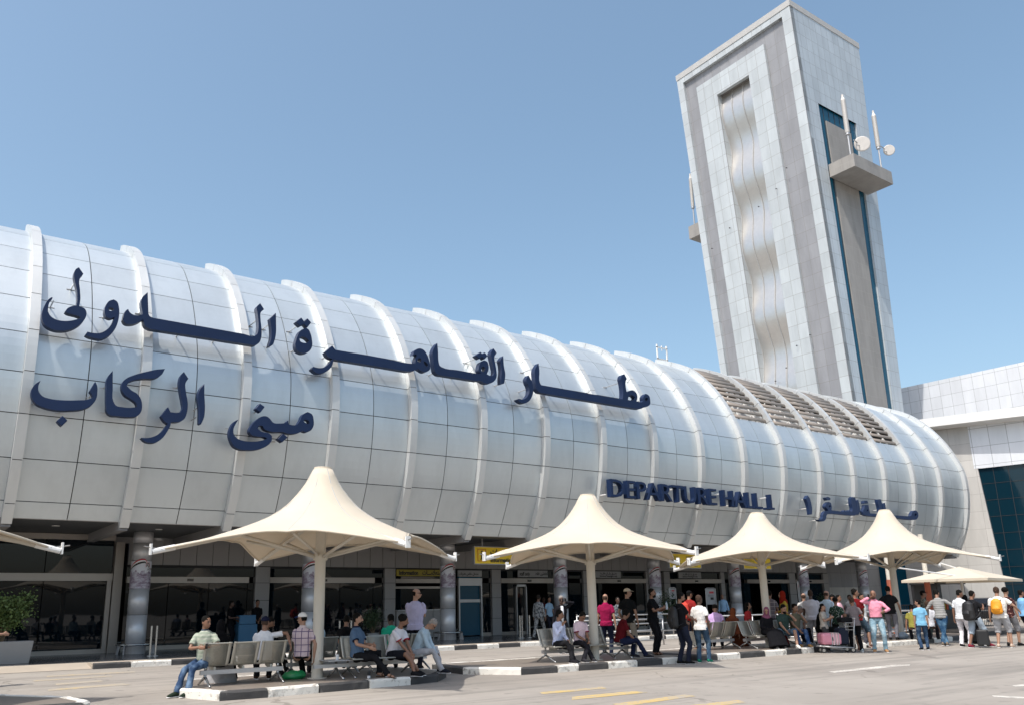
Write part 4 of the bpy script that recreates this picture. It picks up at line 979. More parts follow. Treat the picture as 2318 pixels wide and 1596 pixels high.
# ================================================================ TENSILE CANOPIES
def canopy(name,x,y,zt,rr,ztip,label,rot=.038,first=None):
    t=thing('fabric_canopy',(x,y,.15),label,'canopy','beige tensile fabric canopies on white poles')
    g0=.15
    T_=[0,.06,.12,.18,.26,.34,.49,.7,.85,1]; G_=[0,.205,.34,.455,.555,.63,.735,.86,.935,1]
    nth=64; nr=26; r0=.2
    def pt(th,s,dz=0):
        q=(th-rot)%(math.pi/2); q=min(q,math.pi/2-q)    # 0 at a corner, pi/4 at mid edge
        straight=math.cos(math.pi/4)/math.cos(math.pi/4-q) if True else 1
        sag=1-.15*math.sin(2*q)**1.3
        Rr=rr*straight*sag*.95
        edge=ztip+.30*math.sin(2*q)**1.5
        r=r0+(Rr-r0)*s
        gg=np.interp((r-r0)/(rr*.95-r0),T_,G_)+(q/(math.pi/4))**2*.05*s*s; z=zt-(zt-ztip)*gg
        return (x+r*math.cos(th),y+r*math.sin(th),z+dz)
    vs=[];fs=[]
    for i in range(nr+1):
        for k in range(nth): vs.append(pt(2*math.pi*k/nth+rot,(i/nr)))
    for i in range(nr):
        for k in range(nth): q=(k+1)%nth; fs.append((i*nth+k,i*nth+q,(i+1)*nth+q,(i+1)*nth+k))
    mb=MB(); mb.add(vs,fs); f=mb.build('fabric','fabric',t,smooth=True,fix=False)
    so_=f.modifiers.new('thick','SOLIDIFY'); so_.thickness=.012
    mb=MB(); mb.tube([(x,y,zt-.02),(x,y,zt+.05),(x,y,zt+.06)],[.205,.19,.1],24); mb.build('top_cap','fabric',t,smooth=False)
    # hem round the edge
    mb=MB(); mb.tube([pt(2*math.pi*k/nth+rot,1.0) for k in range(nth+1)],.022,6,False); mb.build('hem','fabric',t,smooth=True)
    # seams
    mb=MB()
    for k in range(8): mb.tube([pt(math.pi*k/4+rot,s/14,.008) for s in range(0,15)],.011,4,False)
    mb.build('seam','stone_top',t)
    mb=MB(); mb.tube([(x,y,.15),(x,y,zt-.35)],[.118,.11],20); mb.tube([(x,y,.15),(x,y,.17)],.2,16); mb.build('pole','pole_paint',t,smooth=False)
    for k in range(4):
        th=math.pi/2*k+rot; c,s=math.cos(th),math.sin(th)
        z0=zt-1.05; p0=Vector((x+.1*c,y+.1*s,z0)); p1=Vector((x+rr*c,y+rr*s,ztip-.05))
        mid=Vector((x+1.75*c,y+1.75*s,z0+(ztip-.05-z0)*(1.75/rr)))
        b=MB(); b.tube([p0,mid,p1],[.045,.045,.05],10); bm_=b.build('boom','pole_paint',t,smooth=True)
        b=MB(); e=p1-Vector((c,s,0))*.42; b.tube([e+Vector((0,0,(p0.z-p1.z)*.42/rr)),p1],.056,10); d=Vector((c,s,0)); n_=Vector((-s,c,0))
        q=p1+d*.01
        b.hexa([q-n_*.05+Vector((0,0,-.06)),q+n_*.05+Vector((0,0,-.06)),q+n_*.05+d*.03+Vector((0,0,-.06)),q-n_*.05+d*.03+Vector((0,0,-.06)),q-n_*.05+Vector((0,0,.15)),q+n_*.05+Vector((0,0,.15)),q+n_*.05+d*.03+Vector((0,0,.15)),q-n_*.05+d*.03+Vector((0,0,.15))])
        b.build('boom_end','white_metal',bm_)
        tip=Vector(pt(th,1.0)); b=MB(); b.tube([tip,q+d*.14+Vector((0,0,.10))],.011,6); b.tube([tip+n_*.05,q+Vector((0,0,.08))],.008,5); b.tube([tip-n_*.05,q+Vector((0,0,.08))],.008,5); b.build('tie_rod','cable',bm_)
        rg=Vector((x+.13*c,y+.13*s,2.62)); b=MB(); b.tube([rg,mid-Vector((0,0,.03))],.036,8); b.build('strut','pole_paint',t,smooth=True)
        # side struts to the mid edge frame
        th2=th+math.pi/4; c2,s2=math.cos(th2),math.sin(th2); r2=rr*.48
        b=MB(); b.tube([(x+.13*c2,y+.13*s2,2.66),(x+r2*c2,y+r2*s2,ztip+.30)],.028,8); b.build('strut','pole_paint',t,smooth=True)
    b=MB(); b.tube([(x,y,2.55),(x,y,2.68)],.15,16); b.build('collar','pole_paint',t)
    return t
canopy('c',7.46,16.8,4.50,3.50,2.70,'nearest and largest beige canopy, left of centre, its pole among the seated men')
canopy('c',15.13,16.75,4.36,3.50,2.70,'second whole canopy from the left, man in dark red beside its pole')
canopy('c',22.55,16.95,4.25,3.50,2.70,'third whole canopy, over the woman in black and the pink suitcase')
canopy('c',30.0,16.9,4.70,3.65,2.80,'fourth whole canopy, its grey weathered pole behind the boy in light blue')
xt=at(140,1243,1,16.8).x
canopy('c',xt-3.5,16.8,4.50,3.50,2.70,'canopy cut off by the left edge of the photo, only one tip visible')
# kiosk umbrella at the right
def kiosk():
    D_=36.0
    def pp(px,py,d): 
        r_=ray(px,py); h=math.hypot(r_[0],r_[1]); f2=np.array([math.sin(YAW),math.cos(YAW)]); k=d/(r_[0]*f2[0]+r_[1]*f2[1]); return Vector((r_[0]*k,r_[1]*k,CH+r_[2]*k))
    t=thing('kiosk_umbrella',(pp(2171,1400,36).x,pp(2171,1400,36).y,0),'low pointed beige kiosk umbrella behind the travellers at the right','canopy')
    pk=pp(2171,1282,36.5); l=pp(2040,1313,36); fr=pp(2236,1310,33.5); r_=pp(2315,1313,38); bk=pk*2-fr; bk.z=l.z; r_.z=l.z; fr.z=l.z
    mb=MB(); th=Vector((0,0,-.10))
    mb.add([l,fr,r_,bk,pk],[(0,1,4),(1,2,4),(2,3,4),(3,0,4)]); mb.add([l,fr,r_,bk,l+th,fr+th,r_+th,bk+th],[(0,1,5,4),(1,2,6,5),(2,3,7,6),(3,0,4,7)])
    f=mb.build('fabric','fabric',t,fix=False)
    mb=MB(); mb.tube([pk+Vector((0,0,-.05)),Vector((pk.x,pk.y,0))],.06,8); mb.build('pole','steel_brushed',t)
    mb=MB()
    for a,b in (((1970,1290),(1,)),): pass
    A_=pp(1970,1276,34); B_=pp(2190,1306,35.2); mb.tube([A_,B_],.03,6); A2_=pp(2110,1268,37); B2_=pp(2200,1296,37); mb.tube([A2_,B2_],.03,6); mb.build('tie_rod','white_metal',t)
    for (px,lab) in ((2030,'thin cream and rust red post just right of the fourth canopy pole'),(2116,'thin cream and rust red post under the middle of the kiosk umbrella')):
        b0=pp(px,1440,37.5); p=thing('striped_post',(b0.x,b0.y,0),lab,'post','cream and red posts')
        mb=MB(); mb.tube([(b0.x,b0.y,2.35),(b0.x,b0.y,4.3)],.10,10); mb.build('cream_section','pole_paint',p)
        mb=MB(); mb.tube([(b0.x,b0.y,0),(b0.x,b0.y,2.345)],.12,10); mb.build('red_section','red_paint',p)
    return pp
PP=kiosk()
# ================================================================ BENCHES
def bench_proto(n):
    """n seats along local +x starting at 0; sitters face local +y"""
    t=thing('metal_bench',(0,0,0),None,'bench','metal airport benches on the islands'); sw=.56
    for k in range(n):
        x0=k*sw+.02; x1=(k+1)*sw-.02
        pr=catmull([(.50,.43),(.46,.445),(.25,.425),(.05,.41),(-.02,.47),(-.08,.62),(-.14,.80),(-.17,.90),(-.19,.905)],4)
        def strip(a,b,mat,name,par,thk=.012,off=0):
            mb=MB(); vs=[];uv=[];fs=[]; L=0
            for i,(yy,zz) in enumerate(pr):
                if i: L+=math.hypot(yy-pr[i-1][0],zz-pr[i-1][1])
                vs+=[(a,yy,zz+off),(b,yy,zz+off)]; uv.append(L)
            for i in range(len(pr)-1): fs.append((2*i,2*i+1,2*i+3,2*i+2))
            mb.add(vs,fs,[[(a,uv[i]),(b,uv[i]),(b,uv[i+1]),(a,uv[i+1])] for i in range(len(pr)-1)])
            o=mb.build(name,mat,par,smooth=True,fix=False,local=True); s_=o.modifiers.new('s','SOLIDIFY'); s_.thickness=thk; return o
        sh=strip(x0+.06,x1-.06,'perforated','seat_shell',t,.004)
        for (a,b) in ((x0,x0+.062),(x1-.062,x1)): strip(a,b,'bench_metal','seat_edge',sh,.014,.003)
        mb=MB(); mb.tube([(x0,-.18,.905),(x1,-.18,.905)],.016,8); mb.tube([(x0,.50,.428),(x1,.50,.428)],.014,8); mb.build('rail','bench_metal',sh,local=True)
        mb=MB(); mb.hexa([(x0+.25,.02,.30),(x0+.29,.02,.30),(x0+.29,.3,.36),(x0+.25,.3,.36),(x0+.25,.02,.40),(x0+.29,.02,.40),(x0+.29,.3,.41),(x0+.25,.3,.41)]); mb.build('bracket','bench_metal',sh,local=True)
    mb=MB(); mb.box(.02,n*sw-.02,.0,.08,.245,.335); mb.build('beam','steel_brushed',t,local=True)
    for x in ((.12,n*sw-.12)):
        mb=MB(); mb.tube([(x,.04,.26),(x,.04,.17)],.03,8); mb.tube([(x,.04,.20),(x,.20,.13),(x,.40,.035),(x,.44,.012)],[.028,.026,.02,.02],8,side=(1,0,0)); mb.tube([(x,.04,.20),(x,-.10,.13),(x,-.26,.035),(x,-.30,.012)],[.028,.026,.02,.02],8,side=(1,0,0)); mb.tube([(x,.04,.42),(x,.04,.33)],.025,8); mb.build('leg','steel',t,smooth=True,local=True)
    return t
_bp={}
def bench(n,x,y,ang,label,z=.152):
    if n not in _bp: b=bench_proto(n); _bp[n]=b
    else: b=copy_tree(_bp[n])
    b.location=(x,y,z); b.rotation_euler.z=ang; b.scale.z=.87; b['label']=label; return b
PI=math.pi
bench(3,4.98,16.60,0,'three seat metal bench seen from behind at the left end of the nearest island')
bench(3,7.05,17.45,0,'metal bench seen from behind, just behind the nearest canopy pole')
bench(3,9.60,16.55,PI-.03,'metal bench facing the road where the bearded man in the blue polo sits')
bench(3,8.9,17.55,0,'metal bench seen from behind with the man in green sitting beyond it')
bench(4,15.75,16.95,PI,'metal bench with the man in pale blue and the youth in pink')
bench(3,19.75,17.35,0,'empty backed metal bench seen from behind, right of the man in white')
bench(4,23.6,17.0,PI,'metal bench with two empty seats beside the woman in black and mauve scarf')
bench(3,28.3,18.0,0,'metal bench seen from behind, left of the grey pole of the fourth canopy')
bench(3,31.1,18.0,0,'metal bench seen from behind beside the boy in light blue')
# small table joined to the bench end
def side_table(x,y,label):
    t=thing('bench_table',(x,y,.152),label,'table','small metal tables at bench ends')
    mb=MB(); mb.box(x-.27,x+.27,y-.24,y+.24,.50,.52); mb.build('tabletop','steel_brushed',t,bevel=.005)
    mb=MB(); mb.box(x-.5,x+.3,y-.04,y+.04,.37,.44); mb.build('beam','steel_brushed',t)
    mb=MB(); mb.tube([(x,y,.50),(x,y,.32)],.03,8); mb.tube([(x,y,.36),(x,y-.3,.19),(x,y-.38,.165)],.024,8); mb.tube([(x,y,.36),(x,y+.3,.19),(x,y+.38,.165)],.024,8); mb.build('leg','steel',t,smooth=True)
side_table(7.72,16.45,'small metal table with a white cup beside the man in the blue polo')
side_table(16.1,16.75,'small metal table under the man in the dark red polo')
def cup(x,y,z,label):
    t=thing('paper_cup',(x,y,z),label,'cup'); mb=MB(); mb.tube([(x,y,z),(x,y,z+.10)],[.028,.038],14); mb.build('cup_body','sign_white',t); mb=MB(); mb.tube([(x,y,z+.1),(x,y,z+.106)],.041,14); mb.build('rim','sign_white',t)
cup(7.72,16.40,.522,'white paper cup on the small bench table beside the man in blue')
def can(x,y,z,mat,label,band):
    t=thing('drink_can',(x,y,z),label,'can'); mb=MB(); mb.tube([(x,y,z),(x,y,z+.01),(x,y,z+.12),(x,y,z+.14)],[.028,.034,.034,.026],16); mb.build('can_body',mat,t,smooth=False); mb=MB(); mb.tube([(x,y,z+.005),(x,y,z+.055)],.0345,16); mb.build('band',band,t)
can(8.62,15.92,.152,'red','red drink can standing on the kerb between two seated men','sign_white')
can(8.22,15.95,.152,'black','dark drink can by the sandals of the man in black trousers','sign_white')
t=thing('plastic_bag',(7.2,17.0,.152),'crumpled green plastic bag on the paving left of the nearest pole','bag')
mb=MB(); mb.ell((7.05,17.0,.22),(.27,.16,.09),20,12); o=mb.build('bag_body','green_plastic',t,smooth=True); tx=bpy.data.textures.new('crumple','CLOUDS'); tx.noise_scale=.08; d_=o.modifiers.new('d','DISPLACE'); d_.texture=tx; d_.strength=.09
t=thing('plastic_bag',(29.6,16.6,.152),'pale blue plastic bag at the foot of the fourth canopy pole','bag')
mb=MB(); mb.ell((29.55,16.6,.26),(.2,.16,.13),16,10); o=mb.build('bag_body',simple('pale_plastic',(.25,.33,.42),.4),t,smooth=True); d_=o.modifiers.new('d','DISPLACE'); d_.texture=tx; d_.strength=.09
# ================================================================ BARRIERS, BOLLARDS
def barrier(label,pts,h=1.0,rails=(.95,.55,.2),posts=None,mat='steel_brushed',z=.0,name='queue_barrier',group='tubular steel queue barriers'):
    t=thing(name,(pts[0][0],pts[0][1],z),label,'barrier',group)
    mb=MB()
    for r_ in rails: mb.tube([(x,y,z+r_*h) for x,y in pts],.028,8)
    mb.build('rails',mat,t,smooth=True)
    for i in range(len(pts)-1):
        a=Vector(pts[i]+(0,)); b=Vector(pts[i+1]+(0,)); n=max(1,int((b-a).length/1.4))
        for k in range(n+ (1 if i==len(pts)-2 else 0)): p=a.lerp(b,k/n); mb=MB(); mb.tube([(p.x,p.y,z),(p.x,p.y,z+h*.97)],.028,8); mb.build('post',mat,t,smooth=True)
    return t
barrier('low tubular barrier between the cap wearer and the man in black',[(20.6,23.8),(22.2,23.6)])
barrier('second tubular barrier frame behind the man in black',[(21.6,23.0),(24.3,23.0)])
barrier('long steel queue rail behind the people under the third canopy',[(24.5,22.4),(40.,22.0)],1.05)
barrier('front steel queue rail with a slanted end beside the walking travellers',[(27.0,19.9),(36.6,19.6),(37.0,18.9)],1.08)
barrier('rail in front of the entrance right of the second pole',[(23.4,26.9),(30.5,26.9)],.95,z=.15)
def bollard(x,y,label,h=.95):
    t=thing('bollard',(x,y,.15),label,'bollard','thin steel posts on the pavement'); mb=MB(); mb.tube([(x,y,.15),(x,y,.15+h)],.035,10); mb.build('post','steel',t,smooth=False); mb=MB(); mb.tube([(x,y,.15),(x,y,.17)],.09,12); mb.build('foot','steel_brushed',t)
bl=[(3,1350,1060,'thin steel post right of the first column, farther one'),(3,1398,1068,'thin steel post right of the first column, nearer one'),(3,1815,1040,'steel post behind the young man at the bench end, left one'),(3,1847,1040,'steel post behind the young man at the bench end, right one'),
    (4,497,1040,'steel post behind the man in the plaid shirt'),(4,848,1040,'steel post left of the seated man in black, behind the benches'),(4,952,1040,'steel post right of the seated man in black, behind the benches'),
    (5,292,905,'short post in front of the staff entrance, left one'),(5,275,930,'short post in front of the staff entrance, middle one'),(5,360,930,'short post in front of the staff entrance, right one'),(5,788,890,'post left of the second canopy pole, by the steel column')]
def ZD(n,x,y):
    ox,oy,s={3:(0,1938,.40984),4:(900,1938,.40984),5:(1800,1938,.40984),6:(2700,1938,.45944)}[n]; return ((ox+x*s)/1.6243,(oy+y*s)/1.6243)
for n,x,y,l in bl:
    q=at(*ZD(n,x,y),1,29.2 if n!=5 else 30.0); bollard(q.x,q.y,l)
# black fence at the right
pa_=PP(2045,1400,41); pb_=PP(2290,1400,44)
t=thing('iron_fence',(pa_.x,pa_.y,0),'black iron railing fence behind the kiosk umbrella','fence')
mb=MB(); n=60
mb2=MB(); 
for z in (.12,1.22): mb2.tube([(pa_.x,pa_.y,z),(pb_.x,pb_.y,z)],.025,6)
mb2.build('rails','black',t)
for i in range(n+1): q=Vector((pa_.x,pa_.y,0)).lerp(Vector((pb_.x,pb_.y,0)),i/n); mb.tube([(q.x,q.y,0),(q.x,q.y,1.25)],.014,5)
mb.build('bars','black',t)
# parked dark car behind the fence
def car(x,y,ang,label,mat='black_gloss'):
    t=thing('parked_car',(x,y,0),label,'car',None,ang)
    L=4.5; prof_=[(-2.25,.45),(-2.25,.85),(-2.1,1.0),(-1.55,1.06),(-.95,1.48),(.55,1.52),(1.25,1.08),(2.1,.92),(2.25,.75),(2.25,.45)]
    mb=MB(); vs=[];n=len(prof_)
    for yy,k in ((-.85,1),(-.78,.98),(.78,.98),(.85,1)):
        for (a,b) in prof_:
            w_=yy*(1 if b<1.1 else .82); vs.append((a,w_,b))
    fs=[tuple(range(n)),tuple(3*n+k for k in reversed(range(n)))]+[(i*n+k,i*n+(k+1)%n,(i+1)*n+(k+1)%n,(i+1)*n+k) for i in range(3) for k in range(n)]
    mb.add(vs,fs); mb.build('body',mat,t,local=True,bevel=.04)
    for sgn in (-1,1):
        mb=MB(); mb.add([(-.85,sgn*.80,1.10),(.95,sgn*.80,1.10),(.5,sgn*.715,1.44),(-.9+.1,sgn*.715,1.42)],[(0,1,2,3)]); mb.build('side_window','dark_glass',t,local=True)
    mb=MB(); mb.add([(1.28,-.62,1.10),(1.28,.62,1.10),(.62,.58,1.49),(.62,-.58,1.49)],[(0,1,2,3)]); mb.build('windscreen','dark_glass',t,local=True)
    for a in (-1.4,1.4):
        for b in (-.8,.8):
            mb=MB(); mb.tube([(a,b-.1,.33),(a,b+.1,.33)],.33,20); w_=mb.build('wheel','rubber',t,local=True); mb=MB(); mb.tube([(a,b-.105,.33),(a,b+.105,.33)],.2,12); mb.build('rim','steel_brushed',w_,local=True)
    for b in (-.6,.6): mb=MB(); mb.ell((2.2,b,.78),(.08,.18,.08),10,6); mb.build('headlight','sign_white',t,local=True)
c=PP(2235,1400,46.5); car(c.x,c.y,.5,'black parked car behind the iron fence at the right')
# terrace of dark shapes under the kiosk umbrella : a kiosk booth
k_=PP(2125,1400,40); t=thing('kiosk_booth',(k_.x,k_.y,0),'dark kiosk booth under the low umbrella with shelves of goods','kiosk')
mb=MB(); mb.box(k_.x-.9,k_.x+1.6,k_.y-.6,k_.y+.6,0,1.0); mb.build('counter','black',t)
mb=MB(); mb.box(k_.x-.9,k_.x+1.6,k_.y+.5,k_.y+.62,1.0,2.2); mb.box(k_.x-.95,k_.x+1.65,k_.y-.65,k_.y+.65,2.15,2.22); mb.box(k_.x-.9,k_.x-.84,k_.y-.6,k_.y-.54,1,2.15); mb.box(k_.x+1.54,k_.x+1.6,k_.y-.6,k_.y-.54,1,2.15); mb.build('frame','black',t)
rnd=random.Random(5)
for i in range(9):
    mb=MB(); xx=k_.x-.75+i*.26; hh=rnd.uniform(.15,.35); mb.box(xx,xx+.18,k_.y-.3,k_.y-.1,1.0,1.0+hh); mb.build('goods',cloth(((.35,.1,.06),(.08,.2,.3),(.4,.38,.35),(.3,.25,.05))[i%4]),t)
# blue desks, notice boards on the pavement
q1=at(*ZD(3,2115,965),1,32.3); 
t=thing('blue_desk',(q1.x,32.3,.15),'dark blue reception desk by the glass, guards standing behind it','desk')
mb=MB(); mb.box(q1.x,q1.x+.72,32.0,32.5,.15,1.02); mb.build('lower_cabinet','blue_desk',t,bevel=.01); mb=MB(); mb.box(q1.x+.02,q1.x+.66,32.02,32.45,1.03,1.36); mb.build('upper_screen','blue_desk',t,bevel=.01)
def board(px0,px1,py0,py1,Y,label):
    a=at(px0,py0,1,Y); b=at(px1,py1,1,Y); t=thing('notice_stand',(a.x,Y,.15),label,'notice board','white notice boards by the passenger entrances')
    mb=MB(); mb.box(a.x,b.x,Y,Y+.05,b.z,a.z); mb.build('board','sign_grey',t,bevel=.01); f=MB(); e=.04
    f.tube([(a.x-e,Y,.15),(a.x-e,Y,a.z),(a.x+.05,Y,a.z+e),(b.x-.05,Y,a.z+e),(b.x+e,Y,a.z),(b.x+e,Y,.15)],.025,8); f.build('frame','steel_brushed',t)
    f=MB(); w_=b.x-a.x; h=a.z-b.z; f.box(a.x+w_*.35,b.x-w_*.15,Y-.006,Y-.001,a.z-h*.3,a.z-h*.17); f.build('notice','red',t); f=MB(); f.box(a.x+w_*.45,b.x-w_*.2,Y-.006,Y-.001,b.z+h*.3,b.z+h*.45)
    for i in range(4): f.box(a.x+w_*.2,b.x-w_*.2,Y-.006,Y-.001,a.z-h*(.38+.04*i),a.z-h*(.39+.04*i))
    f.build('notice','sign_black',t)
s5=lambda x,y:ZD(5,x,y)
board(s5(1940,0)[0],s5(2030,0)[0],s5(0,550)[1],s5(0,690)[1],31.0,'white notice board with a red patch, left of the man in light blue')
board(s5(1615,0)[0],s5(1670,0)[0],s5(0,545)[1],s5(0,640)[1],31.4,'white notice board behind the potted bush near the fifth column')
board(ZD(6,505,0)[0],ZD(6,525,0)[0],ZD(6,0,435)[1],ZD(6,0,580)[1],31.4,'narrow notice board beside the column behind the bald men')
# ================================================================ PLANTERS AND BUSHES
def bush(cx,cy,z0,rx,ry,h,n,seed,parent,mat='leaf',leaf=.05,stems=7):
    rnd=random.Random(seed); mb=MB(); st=MB(); 
    tips=[]
    for s_ in range(stems):
        a=rnd.uniform(0,6.28); r_=rnd.uniform(.2,.9); p0=Vector((cx+rnd.uniform(-.1,.1)*rx,cy+rnd.uniform(-.1,.1)*ry,z0)); p2=Vector((cx+math.cos(a)*r_*rx,cy+math.sin(a)*r_*ry,z0+h*rnd.uniform(.55,1))); p1=p0.lerp(p2,.5)+Vector((0,0,.12*h))
        st.tube([p0,p1,p2],[.018,.012,.006],5); tips.append((p1,p2))
    for i in range(n):
        p1,p2=rnd.choice(tips); p=p1.lerp(p2,rnd.uniform(-.5,1.1))+Vector((rnd.gauss(0,rx*.2),rnd.gauss(0,ry*.2),rnd.gauss(0,h*.09)))
        if p.z<z0+.02: continue
        d=Vector((rnd.uniform(-1,1),rnd.uniform(-1,1),rnd.uniform(-.4,1))).normalized(); e=d.orthogonal().normalized(); e.rotate(Matrix.Rotation(rnd.uniform(0,6.28),3,d)); l=leaf*rnd.uniform(.6,1.4)
        mb.add([p,p+d*l*.5+e*l*.28,p+d*l,p+d*l*.5-e*l*.28],[(0,1,2,3)])
    st.build('stems','twig',parent); mb.build('foliage',mat,parent,fix=False)
q=at(*ZD(3,120,1100),1,28.6)
t=thing('planter_box',(2.6,28.6,.15),'long grey metal planter box at the left edge with a leafy green bush','planter')
xr=at(*ZD(3,270,1120),1,28.4).x
mb=MB(); mb.hexa([(xr-2.6,28.3,.152),(xr-.02,28.3,.152),(xr-.02,29.1,.152),(xr-2.6,29.1,.152),(xr-2.6,28.25,.78),(xr+.05,28.25,.78),(xr+.05,29.15,.78),(xr-2.6,29.15,.78)]); mb.build('box','planter',t,bevel=.01)
bush(xr-.8,28.7,.75,.75,.4,1.35,5200,3,t,'leaf',.085,16)
bush(xr-1.9,28.7,.75,.7,.4,1.2,2500,4,t,'leaf_dark',.085,10)
def potplant(cx,cy,z0,r_,h,seed,label,mat='leaf_dark'):
    t=thing('potted_plant',(cx,cy,z0),label,'plant','potted plants by the entrances'); mb=MB(); mb.tube([(cx,cy,z0),(cx,cy,z0+.4)],[.2,.26],16); mb.build('pot','planter',t); bush(cx,cy,z0+.35,r_,r_,h,1800,seed,t,mat,.07,10)
q=at(*ZD(4,1150,900),1,31.5); potplant(q.x,31.5,.15,.55,.95,8,'round green bush behind the man in the green shirt')
q=at(*ZD(5,1600,700),1,30.2); potplant(q.x,30.2,.15,.5,1.55,9,'airy green potted bush behind the man with the black backpack')
q=at(*ZD(6,705,560),1,31.5); potplant(q.x,31.5,.15,.4,1.3,10,'dark green potted bush by the last doorway')
q=at(*ZD(6,1215,600),1,24.); potplant(q.x,24.,0,.4,.8,11,'small dark plant behind the bench left of the fourth pole')
# ================================================================ LUGGAGE
def trolley(x,y,ang,label,z=0):
    """handle at local -x, load platform to +x ... seen from the side"""
    t=thing('luggage_trolley',(x,y,z),label,'luggage trolley','luggage trolleys',ang)
    mb=MB(); 
    for s in (-.24,.24): mb.tube([(-.45,s,.14),(.1,s,.17),(.5,s*.8,.20)],.022,8)
    mb.tube([(.5,-.2,.20),(.56,0,.2),(.5,.2,.2)],.022,8); mb.tube([(-.4,-.24,.14),(-.4,.24,.14)],.02,8); mb.tube([(.0,-.24,.165),(.0,.24,.165)],.02,8)
    for s in (-.2,.2): mb.tube([(.5,s,.2),(-.2,s*1.1,.09)],.014,6)
    mb.build('base_frame','steel_brushed',t,smooth=True,local=True)
    mb=MB()
    for s in (-.24,.24): mb.tube([(-.45,s,.12),(-.5,s,.6),(-.56,s,.98)],.02,8)
    mb.tube([(-.56,-.26,.98),(-.56,.26,.98)],.026,8); mb.build('handle_frame','steel_brushed',t,smooth=True,local=True)
    mb=MB(); 
    for zz in (.66,.76,.86): mb.tube([(-.52,-.22,zz),(-.28,-.22,zz),(-.28,.22,zz),(-.52,.22,zz)],.008,5)
    for k in range(6): mb.tube([(-.28,-.22+.088*k,.66),(-.28,-.22+.088*k,.86)],.006,5)
    mb.build('basket','steel_brushed',t,local=True)
    for (a,b) in ((-.42,-.22),(-.42,.22),(.42,-.14),(.42,.14)):
        mb=MB(); mb.tube([(a,b-.02,.08),(a,b+.02,.08)],.08,16); w_=mb.build('wheel','rubber',t,local=True); mb=MB(); mb.tube([(a,b-.023,.08),(a,b+.023,.08)],.045,10); mb.build('hub','steel',w_,local=True)
    return t
# rt in world = to the right in the photo
RTA=math.atan2(rt[1],rt[0])
tp=at(*ZD(6,780,985),2,0); TRX,TRY=23.55,15.35
trolley(TRX,TRY,RTA+PI,'luggage trolley carrying a pink suitcase beside the kerb')
trolley(27.0,17.4,.4,'luggage trolley behind the man in the pink shirt',.0) if False else None
def rbox_thing(name,label,cat,x,y,z,w_,d,h,mat,ang,extra=None,group=None):
    t=thing(name,(x,y,z),label,cat,group,ang); mb=MB(); mb.box(-w_/2,w_/2,-d/2,d/2,0,h); mb.build('shell',mat,t,local=True,bevel=min(w_,d,h)*.22); return t
c_=Vector((math.cos(RTA),math.sin(RTA)))
t=rbox_thing('suitcase','pink and grey hard shell suitcase lying on the luggage trolley','suitcase',TRX-c_.x*.16,TRY-c_.y*.16,.235,.60,.44,.34,'pink_case',RTA)
for i in range(5):
    mb=MB(); mb.box(-.02+i*.05,.005+i*.05,-.226,.226,-.002,.345); mb.build('ridge','pale_pink' if i%2 else 'steel_brushed',t,local=True)
mb=MB(); mb.box(.0,.03,-.235,-.22,.12,.22); mb.build('label_tag','black',t,local=True)
rbox_thing('travel_bag','black soft travel bag on the luggage trolley behind the pink suitcase','bag',TRX+c_.x*.22,TRY+c_.y*.22,.235,.30,.42,.48,cloth((.02,.025,.04)),RTA)
rbox_thing('travel_bag','black holdall resting in the trolley basket','bag',TRX+c_.x*.36,TRY+c_.y*.36,.87,.34,.36,.14,cloth((.012,.012,.014)),RTA)
q=PP(2214,1400,27.6)
q=at(2214,1400,1,1); 
wp=Vector(PP(2218,1400,27.2)); t=rbox_thing('trolley_case','small black and white wheeled case pulled by the man with the orange backpack','suitcase',wp.x,wp.y,0.05,.34,.22,.50,'black',RTA-.5)
mb=MB(); mb.box(.0,.07,-.103,.103,.02,.43); mb.build('white_panel','sign_white',t,local=True); mb=MB(); mb.tube([(-.05,0,.43),(.03,0,.8)],.012,6); mb.tube([(.05,0,.43),(.12,0,.8)],.012,6); mb.build('pull_handle','steel',t,local=True)
# ================================================================ PEOPLE
FOLD=bpy.data.textures.new('folds','CLOUDS'); FOLD.noise_scale=.11; FOLD.noise_depth=2
HAIRT=bpy.data.textures.new('hair_clumps','CLOUDS'); HAIRT.noise_scale=.03
def V3(*a): return Vector(a)
def ik(a,c,l1,l2,pole):
    d=c-a; L=d.length
    if L>(l1+l2)*.995: c=a+d.normalized()*(l1+l2)*.995; d=c-a; L=d.length
    if L<abs(l1-l2)+.02: L=abs(l1-l2)+.02
    x=(l1*l1-l2*l2+L*L)/(2*L); h=math.sqrt(max(0,l1*l1-x*x)); u=d.normalized(); p=pole-u*pole.dot(u); p=p.normalized() if p.length>1e-4 else u.orthogonal()
    return a+u*x+p*h, c
SK_L=(.34,.19,.125); SK_M=(.235,.12,.074); SK_D=(.075,.037,.023)
def remesh(o,vox,sm=3,disp=0,tex=None,mid=.5):
    r=o.modifiers.new('remesh','REMESH'); r.mode='VOXEL'; r.voxel_size=vox; r.use_smooth_shade=True
    if sm: s=o.modifiers.new('smooth','SMOOTH'); s.factor=.5; s.iterations=sm
    if disp: d=o.modifiers.new('disp','DISPLACE'); d.texture=tex or FOLD; d.strength=disp; d.mid_level=mid; d.texture_coords='LOCAL'
def face_dir(x,y,a):
    """a: 0 towards the camera, 90 to the right in the photo, 180 away"""
    tw_=Vector((-x,-y)).normalized(); rr_=Vector((-tw_.y,tw_.x)); a=R(a)   # right in the photo
    d=tw_*math.cos(a)+rr_*math.sin(a); return math.atan2(-d.x,d.y)
